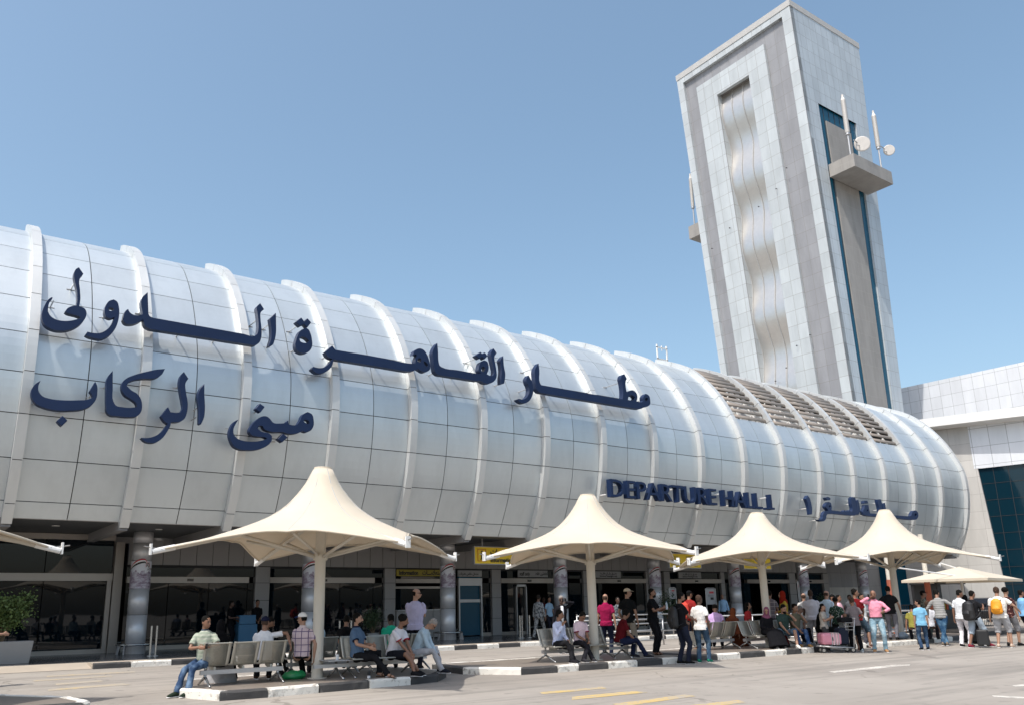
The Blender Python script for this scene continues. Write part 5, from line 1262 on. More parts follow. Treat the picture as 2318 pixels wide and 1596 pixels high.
def person(x,y,z,face,label,H=1.74,pose='stand',top=(.1,.1,.1),bot=(.03,.04,.07),shoe=(.03,.03,.03),sk=SK_M,sleeve='short',legs='long',hair='short',hcol='hair',
           lean=0,side=0,twist=0,head=(0,0),rh=None,lh=None,rf=None,lf=None,re=None,le=None,tpat=None,tcol2=None,bpat=None,bcol2=None,beard=False,near=False,fat=1.0,cap=None,
           scarf=None,robe=None,collar=None,item=None,seat=.39,sandal=False,glasses=False,cuff=None,kneeR=None,kneeL=None,belt=False,group=None):
    k=H/1.75
    ang=face_dir(x,y,face)
    t=thing('person',(x,y,z),label,'person',group,ang)
    sit=pose=='sit'
    ph=(seat+.055) if sit else .93*k
    pel=V3(0,0,ph)
    rot=Matrix.Rotation(R(side),3,'Y')@Matrix.Rotation(-R(lean),3,'X'); rotT=rot@Matrix.Rotation(R(twist),3,'Z')
    def up_(v): return pel+rotT@(Vector(v)*k)
    hipR,hipL=pel+V3(.095*k,0,-.03*k),pel+V3(-.095*k,0,-.03*k)
    shR,shL=up_((.160*fat**.5,0,.458)),up_((-.160*fat**.5,0,.458)); nb=up_((0,-.005,.545))
    hrot=rotT@Matrix.Rotation(R(head[0]),3,'Z')@Matrix.Rotation(-R(head[1]),3,'X')
    hb=nb+rotT@V3(0,.01*k,.055*k); hc=hb+hrot@(V3(0,.022,.105)*k)
    # arms
    def arm(sgn,sh,tgt,el):
        if tgt is None: tgt=(sgn*.27,.04,-.12)
        c=up_(tgt); pole=rotT@Vector(el if el else (sgn*.5,-1,-.15))
        return ik(sh,c,.285*k,.255*k,pole)
    eR,wR=arm(1,shR,rh,re); eL,wL=arm(-1,shL,lh,le)
    # legs
    if sit: df=lambda s:(s*.12,.56,.0)
    else: df=lambda s:(s*.10,.02,0)
    def leg(s,hip,ft,kn):
        f=Vector(ft if ft else df(s)); an=V3(f.x,f.y,f.z+.085*k)
        kn_,an=ik(hip,an,.43*k,.42*k,Vector(kn) if kn else V3(s*.15,1,.25 if sit else 0))
        return kn_,an
    kR,aR=leg(1,hipR,rf,kneeR); kL,aL=leg(-1,hipL,lf,kneeL)
    vb=.012 if near else .016; n=10
    sm=skin(sk)
    body=MB()
    spine=[pel+V3(0,0,-.06*k),pel,up_((0,.0,.16)),up_((0,0,.34)),up_((0,-.003,.445)),up_((0,-.005,.50)),nb]
    sideV=rotT@V3(1,0,0)
    def torso(mb,g,low=0,fatg=fat):
        a=[.12,.155,.138*fatg,.155*fatg,.158*fatg**.5,.115,.058]; b=[.09,.105,.10*fatg,.112*fatg,.098,.078,.056]
        s=spine[low:]; mb.tube(s,[(a[i]*k+g,b[i]*k+g) for i in range(low,7)],14,True,side=sideV)
    torso(body,0)
    body.tube([nb-rotT@V3(0,0,.03*k),hb+hrot@V3(0,.0,.05*k)],[.054*k,.05*k],n)
    # head
    up2=hrot@V3(0,0,1); fr2=hrot@V3(0,1,0); sd2=hrot@V3(1,0,0)
    def hp(a,b,c): return hc+(sd2*a+fr2*b+up2*c)*k
    body.tube([hp(0,.035,-.118),hp(0,.03,-.105),hp(0,.018,-.07),hp(0,.004,-.02),hp(0,-.005,.03),hp(0,-.008,.075),hp(0,-.01,.102),hp(0,-.01,.112)],
              [(.018*k,.02*k),(.042*k,.05*k),(.058*k,.072*k),(.07*k,.088*k),(.074*k,.094*k),(.062*k,.08*k),(.036*k,.048*k),(.01*k,.012*k)],14,True,side=sd2)
    body.tube([hp(0,.088,.015),hp(0,.112,-.03),hp(0,.095,-.042)],[.010*k,.017*k,.008*k],6)
    body.ell(hp(0,.088,-.068),(.024*k,.014*k,.012*k),8,6)
    for s in (-1,1): body.ell(hp(s*.073,-.01,-.01),(.012*k,.02*k,.034*k),8,6,hrot)
    # arms & hands
    for sh,e,w_,s in ((shR,eR,wR,1),(shL,eL,wL,-1)):
        body.tube([sh+(e-sh)*.0,sh.lerp(e,.35),e,e.lerp(w_,.3),w_],[.030*k,.042*k*fat**.5,.037*k,.038*k,.026*k],n)
        d=(w_-e).normalized(); fwd=rotT@V3(0,1,0); inn=(rotT@V3(-s,0,0)); inn=(inn-d*inn.dot(d)); inn=inn.normalized() if inn.length>.2 else d.orthogonal().normalized(); pal=d.cross(inn)
        hdir=(d+V3(0,0,-.15)).normalized()
        wide=pal if s>0 else -pal
        body.tube([w_,w_+hdir*.045*k,w_+hdir*.095*k],[(.030*k,.018*k),(.040*k,.017*k),(.040*k,.015*k)],n,True,side=wide)
        for q,(o_,l_) in enumerate(((.030,.070),(.010,.082),(-.011,.076),(-.030,.058))):
            b0=w_+hdir*.085*k+wide*o_*k; cu=inn*(.018+.004*q)*k; body.tube([b0,b0+hdir*l_*.5*k+cu*.4,b0+hdir*l_*.9*k+cu*1.6],[.0095*k,.009*k,.007*k],6)
        tb=w_+hdir*.03*k+wide*.032*k; body.tube([tb,tb+(hdir*.6+wide*.75).normalized()*.04*k,tb+(hdir+wide*.45+inn*.35).normalized()*.075*k],[.012*k,.011*k,.008*k],6)
    # legs
    for h_,kn_,a_,s,ft in ((hipR,kR,aR,1,rf),(hipL,kL,aL,-1,lf)):
        body.tube([h_+(kn_-h_)*-.05,h_.lerp(kn_,.4),kn_,kn_.lerp(a_,.3),a_],[.088*k*fat**.5,.075*k*fat**.5,.052*k,.053*k,.034*k],n)
        fd=V3(s*.12,1,0).normalized()
        body.tube([a_+V3(0,0,-.01)-fd*.04*k,a_+fd*.07*k+V3(0,0,-.045*k),a_+fd*.15*k+V3(0,0,-.06*k)],[(.032*k,.04*k),(.036*k,.03*k),(.038*k,.016*k)],n,True,side=(1,0,0))
    ob=body.build('body',sm,t,local=True); remesh(ob,vb,2)
    # ---- clothes
    ct=cloth(top,tpat,tcol2); cb=cloth(bot,bpat,bcol2); g=.016
    if robe:
        rb=MB(); cr=cloth(robe)
        torso(rb,.03)
        for sh,e,w_ in ((shR,eR,wR),(shL,eL,wL)): rb.tube([sh+(e-sh)*-.05,sh.lerp(e,.5),e,w_+(w_-e).normalized()*.0],[.062*k,.072*k,.068*k,.062*k],12)
        km=(kR+kL)/2; am=(aR+aL)/2; wd=abs(kR.x-kL.x)/2+.10
        rb.tube([pel+V3(0,0,.05),pel.lerp(km,.55),km,km.lerp(am,.5),V3(am.x,am.y,.05)],[(.21,.17),(wd+.06,.15),(wd+.05,.15),(wd+.06,.15),(wd+.09,.18)],14,True,side=(1,0,0))
        o=rb.build('robe',cr,t,local=True); remesh(o,vb*1.2,3,.02)
    else:
        s_=MB(); torso(s_,g,1 if not sit else 1)
        if sit: s_.tube([pel+V3(0,-.01,-.045),pel+V3(0,0,.05)],[(.175*k,.135*k*fat**.6),(.168*k*fat**.3,.125*k*fat)],14,True,side=sideV)
        if not sit and not belt: s_.tube([pel+V3(0,0,-.09*k),pel+V3(0,0,.03)],[(.190*k*fat**.3,.150*k*fat**.6),(.180*k*fat**.3,.140*k*fat)],14,True,side=sideV)
        f_=.62 if sleeve=='short' else 0
        for sh,e,w_ in ((shR,eR,wR),(shL,eL,wL)):
            if sleeve=='short': s_.tube([sh+(e-sh)*-.19,sh+(e-sh)*-.08,sh.lerp(e,.12),sh.lerp(e,.35),sh.lerp(e,.68)],[.014*k,.040*k*fat**.5,.058*k*fat**.5,.060*k*fat**.5,.066*k],12)
            elif sleeve=='long': s_.tube([sh+(e-sh)*-.19,sh+(e-sh)*-.08,sh.lerp(e,.12),sh.lerp(e,.5),e,e.lerp(w_,.5),e.lerp(w_,.95)],[.014*k,.040*k*fat**.5,.058*k*fat**.5,.056*k,.050*k,.047*k,.040*k],12)
            elif sleeve=='none': s_.tube([sh+(e-sh)*-.14,sh.lerp(e,.12)],[.06*k,.06*k],12)
            elif sleeve=='half': s_.tube([sh+(e-sh)*-.14,sh.lerp(e,.5),e.lerp(w_,.25)],[.068*k*fat**.5,.062*k,.056*k],12)
        o=s_.build('shirt',ct,t,local=True); remesh(o,vb,5,.03)
        if collar:
            c_=MB(); c_.tube([nb+rotT@V3(0,-.005,-.022),nb+rotT@V3(0,-.004,.028)],[(.078*k,.072*k),(.066*k,.066*k)],14,True,side=sideV); c_.build('collar',cloth(collar),o,local=True)
        if cuff:
            for sh,e in ((shR,eR),(shL,eL)): c_=MB(); c_.tube([sh.lerp(e,.63),sh.lerp(e,.70)],.0695*k,12); c_.build('sleeve_trim',cloth(cuff),o,local=True)
        b_=MB(); b_.tube([pel+V3(0,0,(.05 if belt or sit else .0)*k),pel,pel+V3(0,0,-.07*k)],[(.150*k,.112*k*fat),(.168*k*fat**.4,.125*k*fat**.6),(.14*k,.115*k)],14,True,side=(1,0,0))
        for h_,kn_,a_,s in ((hipR,kR,aR,1),(hipL,kL,aL,-1)):
            if legs=='long': b_.tube([h_+(kn_-h_)*-.02,h_.lerp(kn_,.5),kn_,kn_.lerp(a_,.4),a_+V3(0,0,-.02)],[.102*k*fat**.5,.088*k*fat**.5,.068*k,.062*k,.060*k],12)
            else: b_.tube([h_+(kn_-h_)*-.02,h_.lerp(kn_,.5),h_.lerp(kn_,.93 if legs=='short' else 1.0)]+([kn_.lerp(a_,.18)] if legs=='knee' else []),[.105*k*fat**.5,.095*k*fat**.5,.088*k]+([.078*k] if legs=='knee' else []),12)
        o=b_.build('trousers' if legs=='long' else 'shorts',cb,t,local=True); remesh(o,vb,1,.034)
        if belt:
            c_=MB(); c_.tube([pel+V3(0,0,.02*k),pel+V3(0,0,.055)],[(.176*k*fat**.4,.138*k*fat**.8)]*2,16,True,side=(1,0,0)); c_.build('belt','black',o,local=True)
    # shoes
    for a_,s in ((aR,1),(aL,-1)):
        fd=V3(s*.12,1,0).normalized(); sh=MB()
        if sandal:
            sh.tube([a_-fd*.06*k+V3(0,0,-.078*k),a_+fd*.06*k+V3(0,0,-.078*k),a_+fd*.18*k+V3(0,0,-.078*k)],[(.036*k,.008),(.04*k,.008),(.042*k,.008)],10,True,side=(1,0,0)); sh.tube([a_+fd*.09*k+V3(-.045*k,0,-.06*k),a_+fd*.09*k+V3(0,0,-.02*k),a_+fd*.09*k+V3(.045*k,0,-.06*k)],[(.008,.03)]*3,8)
            sh.build('sandal',cloth(shoe),t,local=True)
        else:
            sh.tube([a_-fd*.065*k+V3(0,0,-.05*k),a_-fd*.03*k+V3(0,0,-.02*k),a_+fd*.05*k+V3(0,0,-.035*k),a_+fd*.13*k+V3(0,0,-.052*k),a_+fd*.185*k+V3(0,0,-.062*k)],[(.03*k,.03*k),(.042*k,.055*k),(.045*k,.045*k),(.048*k,.034*k),(.03*k,.02*k)],12,True,side=(1,0,0))
            o=sh.build('shoe',cloth(shoe),t,local=True,smooth=True)
            so_=MB(); so_.tube([a_-fd*.07*k+V3(0,0,-.077*k),a_+fd*.05*k+V3(0,0,-.077*k),a_+fd*.19*k+V3(0,0,-.077*k)],[(.038*k,.008),(.048*k,.008),(.036*k,.008)],12,True,side=(1,0,0)); so_.build('sole','sign_white' if sum(shoe)>.9 or near else 'rubber',o,local=True)
    # hair / headwear
    if scarf:
        h_=MB(); h_.tube([hp(0,-.01,-.20),hp(0,-.015,-.12),hp(0,-.018,-.03),hp(0,-.02,.06),hp(0,-.015,.115),hp(0,-.012,.13)],[(.13*k,.11*k),(.092*k,.095*k),(.092*k,.102*k),(.085*k,.098*k),(.05*k,.06*k),(.01,.01)],16,True,side=sd2)
        h_.tube([nb+rotT@V3(0,0,-.13*k),nb+rotT@V3(0,0,-.04*k),hp(0,-.01,-.15)],[(.17*k,.13*k),(.15*k,.12*k),(.09*k,.09*k)],14,True,side=sideV)
        o=h_.build('headscarf',cloth(scarf),t,local=True); remesh(o,vb,3,.012)
    elif hair!='none':
        if cap: hair='bald'
        h_=MB(); 
        if hair=='short': h_.tube([hp(0,-.045,-.062),hp(0,-.030,-.02),hp(0,-.022,.03),hp(0,-.012,.075),hp(0,-.008,.108),hp(0,-.005,.126)],[(.052*k,.048*k),(.076*k,.070*k),(.081*k,.085*k),(.074*k,.092*k),(.05*k,.066*k),(.02*k,.03*k)],16,True,side=sd2)
        elif hair=='bald': h_.tube([hp(0,-.052,-.05),hp(0,-.042,-.02),hp(0,-.036,.015),hp(0,-.030,.04)],[(.052*k,.045*k),(.071*k,.06*k),(.0765*k,.068*k),(.066*k,.066*k)],16,True,side=sd2)
        elif hair=='long': h_.tube([hp(0,-.08,-.26),hp(0,-.065,-.15),hp(0,-.03,-.02),hp(0,-.022,.03),hp(0,-.012,.08),hp(0,-.008,.115)],[(.07*k,.03*k),(.09*k,.05*k),(.086*k,.075*k),(.084*k,.085*k),(.07*k,.086*k),(.025*k,.03*k)],16,True,side=sd2)
        elif hair=='curly': h_.ell(hp(0,-.03,.055),(.098*k,.10*k,.088*k),16,12,hrot)
        o=h_.build('hair',hcol,t,local=True); remesh(o,.011,1,.022 if hair!='bald' else .006,HAIRT)
    if beard:
        h_=MB(); h_.ell(hp(0,.045,-.092),(.056*k,.056*k,.045*k),12,10,hrot); h_.ell(hp(0,.085,-.052),(.032*k,.018*k,.010*k),8,6,hrot); o=h_.build('beard',hcol,t,local=True); remesh(o,.01,1,.012,HAIRT)
    if cap:
        h_=MB(); h_.tube([hp(0,-.008,.035),hp(0,-.01,.07),hp(0,-.01,.105),hp(0,-.01,.128)],[(.083*k,.102*k),(.08*k,.098*k),(.056*k,.07*k),(.015*k,.015*k)],18,True,side=sd2); o=h_.build('cap',cloth(cap[0]),t,local=True,smooth=True)
        h_=MB(); h_.tube([hp(0,.06,.045),hp(0,.12,.045),hp(0,.165,.03)],[(.075*k,.010*k),(.070*k,.008*k),(.045*k,.006*k)],14,True,side=sd2); h_.build('peak',cloth(cap[1]),o,local=True)
    f_=MB()
    for s in (-1,1): f_.ell(hp(s*.030,.083,.008),(.012*k,.009*k,.007*k),8,6,hrot); f_.tube([hp(s*.016,.092,.028),hp(s*.045,.080,.030)],.005*k,5)
    f_.build('eyes','eye',t,local=True)
    f_=MB(); f_.tube([hp(-.022,.096,-.067),hp(0,.104,-.066),hp(.022,.096,-.067)],.0035*k,5); f_.build('mouth',skin((.16,.06,.05)),t,local=True)
    if glasses:
        f_=MB(); f_.ell(hp(.032,.095,.005),(.026*k,.008*k,.018*k),10,6,hrot); f_.ell(hp(-.032,.095,.005),(.026*k,.008*k,.018*k),10,6,hrot); f_.tube([hp(-.072,.0,.012),hp(-.058,.09,.01),hp(.058,.09,.01),hp(.072,.0,.012)],.004*k,5); f_.build('sunglasses','black_gloss',t,local=True)
    t['k']=k
    t_info=dict(t=t,up=up_,rot=rotT,k=k,wR=wR,wL=wL,ang=ang,pel=pel,hp=hp,nb=nb)
    return t_info
def world_of(i,v):
    return Matrix.Rotation(i['ang'],3,'Z')@Vector(v)+Vector(i['t'].location)
def backpack(i,label,mat,w_=.30,h=.46,d=.18,dz=.20,strap=None,off=(0,0)):
    c=i['up']((off[0],-.20-off[1],dz+.06)); wp=world_of(i,c)
    t=thing('backpack',wp,label,'backpack',None,i['ang'])
    mb=MB(); mb.tube([(0,0,-h/2),(0,-.01,-h/2+.06),(0,-.02,0),(0,-.005,h/2-.08),(0,.01,h/2)],[(w_*.40,d*.42),(w_*.52,d*.58),(w_*.52,d*.60),(w_*.46,d*.5),(w_*.2,d*.25)],16,True,side=(1,0,0)); o=mb.build('pack','black' if mat is None else mat,t,local=True); remesh(o,.014,2,.012)
    mb=MB(); mb.tube([(0,-d*.5,-h*.36),(0,-d*.62,-h*.15),(0,-d*.52,.02)],[(w_*.3,.03),(w_*.36,.05),(w_*.28,.03)],12,True,side=(1,0,0)); o=mb.build('pocket','black' if mat is None else mat,t,local=True); remesh(o,.014,1)
    mb=MB(); k=i['k']
    for s in (-1,1): mb.tube([(s*w_*.3,.06,h*.38),(s*.11,.16,h*.46),(s*.125,.33,h*.30),(s*.13,.345,.0),(s*w_*.4,.20,-h*.25),(s*w_*.45,.03,-h*.38)],[(.022,.008)]*6,8,True,side=(1,0,0))
    mb.build('straps',strap or 'black',t,local=True)
    return t
def phone(i,hand,label,off=(0,.0,.02)):
    w_=i['wR'] if hand=='R' else i['wL']; d=(i['rot']@Vector(off)); p=world_of(i,w_+i['rot']@V3(0,.09,.0)+d)
    t=thing('mobile_phone',p,label,'phone',None,i['ang']); mb=MB(); mb.box(-.03,.03,-.004,.004,-.05,.05); mb.build('case','black_gloss',t,local=True,bevel=.004); mb=MB(); mb.box(-.026,.026,-.0055,-.0045,-.045,.045); mb.build('screen','dark_glass',t,local=True)
def pos(n,x,y,z=0.): p=at(*ZD(n,x,y),2,z); return p.x,p.y
def dp(px,d): p=PP(px,1380,d); return p.x,p.y
RZ=.152
# presets of hand targets (torso frame, metres above the pelvis for a 1.75 m person)
LAP=(.07,.30,.10); LAPL=(-.07,.30,.10); EAR=(.12,.07,.66); 
# ---- nearest island, left to right
i=person(5.12,16.78,RZ,-48,'young man in a striped grey shirt and faded jeans seated sideways at the bench end',1.74,'sit',(.30,.34,.27),(.03,.055,.11),(.02,.03,.02),SK_M,lean=4,twist=38,head=(52,8),rh=(.06,.32,.26),lh=(-.10,.30,.26),re=(.7,-.2,-.5),le=(-.7,-.2,-.5),rf=(.02,.60,-.14),lf=(-.16,.50,-.14),tpat='stripe',tcol2=(.38,.40,.33),bpat='wash',bcol2=(.14,.21,.31),near=True,collar=(.04,.06,.09),seat=.43)
phone(i,'L','mobile phone held by the young man leaning on the bench')
i=person(5.45,17.0,RZ,172,'seated figure wrapped in a black cloak, back turned, on the left bench',1.66,'sit',robe=(.006,.006,.007),scarf=(.005,.005,.006),rh=LAP,lh=LAPL,lean=10)
mb=MB(); mb.tube([(0,.30,.40),(0,.45,.25),(0,.5,.0)],[(.24,.16),(.27,.2),(.32,.24)],16,True,side=(1,0,0)); o=mb.build('pale_skirt',cloth((.36,.36,.37)),i['t'],local=True); remesh(o,.02,2,.03)
person(6.35,16.95,RZ,180,'man in a white T-shirt and navy cap sitting with his arm over the bench back',1.74,'sit',(.72,.72,.74),(.015,.015,.02),(.05,.03,.02),SK_M,lean=-6,head=(-18,4),rh=(.52,-.12,.28),re=(.4,.2,.3),lh=LAPL,cap=((.012,.014,.035),(.012,.014,.035)),near=True,fat=1.08,hcol='hair_bald')
person(6.75,18.1,RZ,60,'bearded man in black between the navy cap and the plaid shirt',1.72,'sit',(.01,.01,.011),(.02,.02,.02),(.02,.02,.02),SK_M,lean=10,beard=True,rh=LAP,lh=LAPL,head=(10,10))
person(7.18,16.95,RZ,165,'man in a white cap, sunglasses and pale red plaid shirt, back turned',1.80,'sit',(.56,.45,.47),(.012,.012,.015),(.02,.02,.02),SK_L,head=(70,3),rh=(.26,-.05,-.05),re=(.6,-.3,-.6),lh=LAPL,tpat='plaid',tcol2=(.12,.09,.17),cap=((.75,.75,.74),(.02,.05,.22)),glasses=True,near=True,fat=1.08,collar=(.6,.5,.5),seat=.42)
person(7.85,17.85,RZ,178,'balding man in a pale blue shirt partly behind the nearest pole, back turned',1.76,'sit',(.42,.53,.60),(.03,.03,.04),(.02,.02,.02),SK_M,sleeve='long',hair='bald',hcol='hair_bald',lean=8,head=(-20,8),rh=LAP,lh=LAPL,fat=1.12)
person(8.95,18.6,RZ,170,'seated man in black, back turned, between two thin steel posts',1.72,'sit',(.008,.008,.009),(.02,.02,.02),(.02,.02,.02),SK_M,lean=12,rh=LAP,lh=LAPL)
person(9.75,17.8,RZ,182,'man in a bright green T-shirt seen from behind over the bench',1.76,'sit',(.02,.33,.20),(.03,.03,.04),(.02,.02,.02),SK_D,lean=14,head=(25,12),rh=LAP,lh=LAPL,fat=1.25)
i=person(8.15,16.35,RZ,62,'bearded man in a blue polo shirt and black trousers, knee drawn up',1.80,'sit',(.085,.135,.21),(.012,.012,.014),(.10,.06,.04),SK_L,lean=-3,head=(15,2),rh=(.16,.36,.14),lh=(-.02,.34,.18),rf=(.06,.74,.0),lf=(-.22,.40,.0),kneeR=(-.4,1,.9),kneeL=(-1,1,.2),beard=True,near=True,collar=(.01,.015,.035),cuff=(.01,.015,.035),sandal=True,fat=1.1)
i=person(8.98,16.35,RZ,52,'bearded man in a white jersey with red sleeve trim, dark shorts',1.80,'sit',(.66,.64,.67),(.012,.013,.018),(.012,.012,.014),SK_M,lean=22,head=(35,-4),rh=(.0,.42,.16),lh=(-.05,.44,.17),rf=(-.12,.60,0),lf=(.16,.70,0),legs='short',beard=True,hair='curly',near=True,cuff=(.30,.01,.03))
i=person(9.62,16.45,RZ,75,'grey haired man in a pale blue shirt and grey trousers bent over his phone',1.76,'sit',(.38,.48,.55),(.36,.36,.38),(.012,.014,.02),SK_L,sleeve='long',lean=26,head=(8,32),rh=(.08,.42,.14),lh=(-.06,.42,.14),rf=(.14,.62,0),lf=(-.12,.52,0),hcol='hair_grey',glasses=True,near=True,fat=1.12)
phone(i,'R','mobile phone in the hands of the grey haired man')
i=person(at(940,1400,1,17.5).x,17.5,RZ,165,'man in a lilac polo shirt standing with folded arms behind the seated men',1.82,'stand',(.42,.39,.53),(.02,.02,.03),(.02,.02,.02),SK_L,head=(-70,2),rh=(-.06,.20,.27),lh=(.04,.18,.30),re=(1,-.2,-.5),le=(-1,-.2,-.5),hair='bald',near=True,fat=1.22,glasses=True)
# guards by the glass
gx_=at(581,1400,1,32.9).x
person(gx_,32.9,RZ,15,'guard in black with folded hands standing behind the blue desk',1.78,'stand',(.008,.008,.009),(.01,.01,.012),(.01,.01,.01),SK_M,rh=(.04,.2,.02),lh=(-.04,.2,.02),head=(0,4),fat=1.05)
gx_=at(521,1400,1,32.2).x
person(gx_,32.2,RZ,75,'man in black standing in shadow left of the blue desk',1.74,'stand',(.006,.006,.007),(.008,.008,.01),(.01,.01,.01),SK_D,rh=(.1,.25,.2),lh=(-.1,.22,.1))
# ---- second island
i=person(13.92,16.75,RZ,48,'man in a pale blue shirt at the bench end, hand to his mouth',1.74,'sit',(.52,.57,.74),(.014,.014,.016),(.015,.015,.018),SK_M,sleeve='long',lean=4,head=(38,2),rh=(.10,.22,.46),re=(.5,-.2,-1),lh=(.0,.32,.10),rf=(.05,.55,0),lf=(.22,.62,0),near=True)
i=person(14.58,16.70,RZ,30,'youth in a pale pink T-shirt looking down at his phone on the bench',1.72,'sit',(.64,.50,.55),(.016,.016,.02),(.03,.03,.035),SK_M,lean=10,head=(6,34),rh=(.04,.34,.13),lh=(-.06,.34,.13),rf=(-.10,.45,0),lf=(.25,.60,0),near=True,cuff=(.22,.02,.05))
phone(i,'R','mobile phone held by the youth in pink')
i=person(15.98,16.70,RZ,100,'man in a dark red polo shirt sitting beside the second pole',1.78,'sit',(.095,.008,.012),(.013,.018,.045),(.03,.03,.035),SK_M,lean=16,head=(35,8),rh=(.14,.38,.10),lh=(-.1,.36,.12),rf=(.12,.66,0),lf=(-.1,.35,0),near=True,fat=1.2)
sx_,sy_=at(1272,1400,1,21.6).x,21.6
i=person(sx_,sy_,0,12,'man in a dark suit and white shirt talking on a phone, standing behind the bench',1.82,'stand',(.010,.010,.013),(.012,.012,.016),(.012,.012,.012),SK_D,sleeve='long',rh=(.3,.04,-.1),lh=(-.10,.10,.62),le=(-1,-.1,-.4),head=(-8,10),glasses=True,near=True,hcol='hair_grey')
u=i['up']; k=i['k']
mb=MB(); mb.tube([u((0,.075,.0)),u((0,.075,.2)),u((0,.078,.36)),u((0,.055,.50))],[(.035,.085),(.05,.082),(.062,.085),(.05,.07)],12,True,side=i['rot']@V3(1,0,0)); mb.build('shirt_front',cloth((.62,.63,.66)),i['t'],local=True,smooth=True)
phone(i,'L','mobile phone at the ear of the man in the suit',(0,-.05,.08))
x_,y_=at(1372,1400,1,19.6).x,19.6
person(x_,y_,0,172,'man in a magenta polo shirt standing behind the second pole, back turned',1.84,'stand',(.24,.010,.055),(.012,.016,.035),(.02,.02,.02),SK_L,hair='bald',hcol='hair_bald',fat=1.15,rh=(.28,-.02,-.1),head=(-10,0),near=True,collar=(.4,.01,.1))
x_,y_=pos(5,1250,1150,RZ); y_=17.4; x_=at(1422,1400,1,17.4).x
person(x_,y_,RZ,160,'man in a black T-shirt, beige cap and khaki trousers standing by the second pole',1.80,'stand',(.010,.011,.012),(.36,.31,.25),(.6,.6,.58),SK_L,cap=((.50,.43,.33),(.50,.43,.33)),head=(-55,0),rh=(.27,.02,-.12),lh=(-.2,.12,.0),rf=(.12,.05,0),lf=(-.10,-.05,0),near=True)
x_=at(1400,1400,1,24.).x
person(x_,24.,0,20,'soldier in grey camouflage half hidden behind the man in the beige cap',1.78,'stand',(.045,.055,.065),(.045,.055,.065),(.02,.02,.02),SK_D,sleeve='long',tpat='camo',tcol2=(.15,.165,.175),bpat='camo',bcol2=(.15,.165,.175),rh=(.1,.2,.1))
x_=at(1220,1400,1,28.0).x
person(x_,28.,RZ,150,'soldier in grey camouflage walking in front of the staff entrance',1.80,'stand',(.045,.055,.065),(.045,.055,.065),(.02,.02,.02),SK_D,sleeve='long',tpat='camo',tcol2=(.15,.165,.175),bpat='camo',bcol2=(.15,.165,.175),rf=(.12,.3,0),lf=(-.1,-.3,0))
x_=at(1244,1400,1,31.5).x
person(x_,31.5,RZ,40,'man in a light blue shirt inside the staff entrance',1.76,'stand',(.28,.42,.55),(.02,.02,.03),(.02,.02,.02),SK_M,sleeve='short')
x_=at(1232,1400,1,33.0).x
person(x_,33.,RZ,10,'man in dark maroon in the shade of the staff entrance',1.78,'stand',(.07,.015,.02),(.02,.02,.02),(.02,.02,.02),SK_D)
x_=at(1478,1400,1,17.0).x
i=person(x_,17.0,RZ,70,'man all in black with sandals drinking from a bottle at the island end',1.78,'stand',(.008,.008,.009),(.010,.010,.012),(.05,.03,.02),SK_M,head=(5,0),rh=(.10,.34,.30),lh=(-.06,.36,.28),re=(.6,-.3,-1),sandal=True,near=True,beard=True,fat=1.12)
q=world_of(i,i['wR']+i['rot']@V3(-.03,.10,.06)); t=thing('water_bottle',q,'clear plastic water bottle held by the man in black','bottle'); mb=MB(); mb.tube([(0,0,-.10),(0,0,.05),(0,0,.08),(0,0,.10)],[.03,.03,.014,.012],12); mb.build('bottle_body',simple('bottle',(.45,.52,.58),.15),t,local=True); mb=MB(); mb.tube([(0,0,.10),(0,0,.118)],.014,10); mb.build('bottle_cap','blue_desk',t,local=True)
x_,y_=pos(5,1750,1222); x_=at(1541,1400,1,15.45).x
i=person(x_,15.45,0,120,'man in black with a black backpack and dark ripped jeans standing on the road',1.80,'stand',(.010,.010,.012),(.018,.022,.038),(.012,.012,.012),SK_M,head=(-10,12),rh=(.02,.38,.14),lh=(-.2,.2,.1),rf=(.10,.06,0),lf=(-.12,-.06,0),near=True,beard=True)
backpack(i,'black backpack worn by the man in dark jeans on the road','black',.34,.55,.20,.14)
x_=at(1563,1400,1,18.3).x
i=person(x_,18.3,RZ,150,'person in a black cap with a coral red backpack behind the man in white',1.74,'stand',(.25,.02,.02),(.015,.02,.04),(.35,.2,.12),SK_M,cap=((.008,.008,.009),(.008,.008,.009)),head=(-20,5),sandal=True,rh=(.1,.25,.2))
backpack(i,'coral red backpack worn by the person in the black cap',cloth((.55,.07,.05)),.34,.50,.22,.16,cloth((.55,.07,.05)),(-.08,0))
x_,y_=at(1584,1400,1,15.5).x,15.5
i=person(x_,y_,0,160,'man in a loose white T-shirt and blue jeans seen from behind at the kerb',1.72,'stand',(.74,.72,.69),(.045,.085,.14),(.02,.22,.13),SK_D,hair='short',hcol='hair_bald',head=(-25,4),rh=(.25,.0,-.12),lh=(-.26,.1,-.1),rf=(.13,.10,0),lf=(-.08,-.06,0),near=True,bpat='wash',bcol2=(.12,.18,.24),fat=1.05)
q=world_of(i,V3(-.30,.12,.35)); t=thing('handbag',(q.x,q.y,.42),'cream shoulder bag hanging between the black backpack and the white T-shirt','bag'); mb=MB(); mb.box(-.05,.05,-.14,.14,0,.36); mb.build('bag_body',cloth((.62,.58,.50)),t,local=True,bevel=.02); mb=MB(); mb.tube([(0,-.1,.35),(0,-.05,.62),(0,.05,.62),(0,.1,.35)],.008,5); mb.build('bag_straps',cloth((.3,.15,.08)),t,local=True)
x_=at(1641,1400,1,30.6).x
person(x_,30.6,RZ,-20,'man in a light blue shirt with a shoulder strap leaning by the sixth column',1.78,'stand',(.26,.42,.60),(.012,.012,.015),(.02,.02,.02),SK_M,sleeve='long',head=(20,5),side=4,hair='bald')
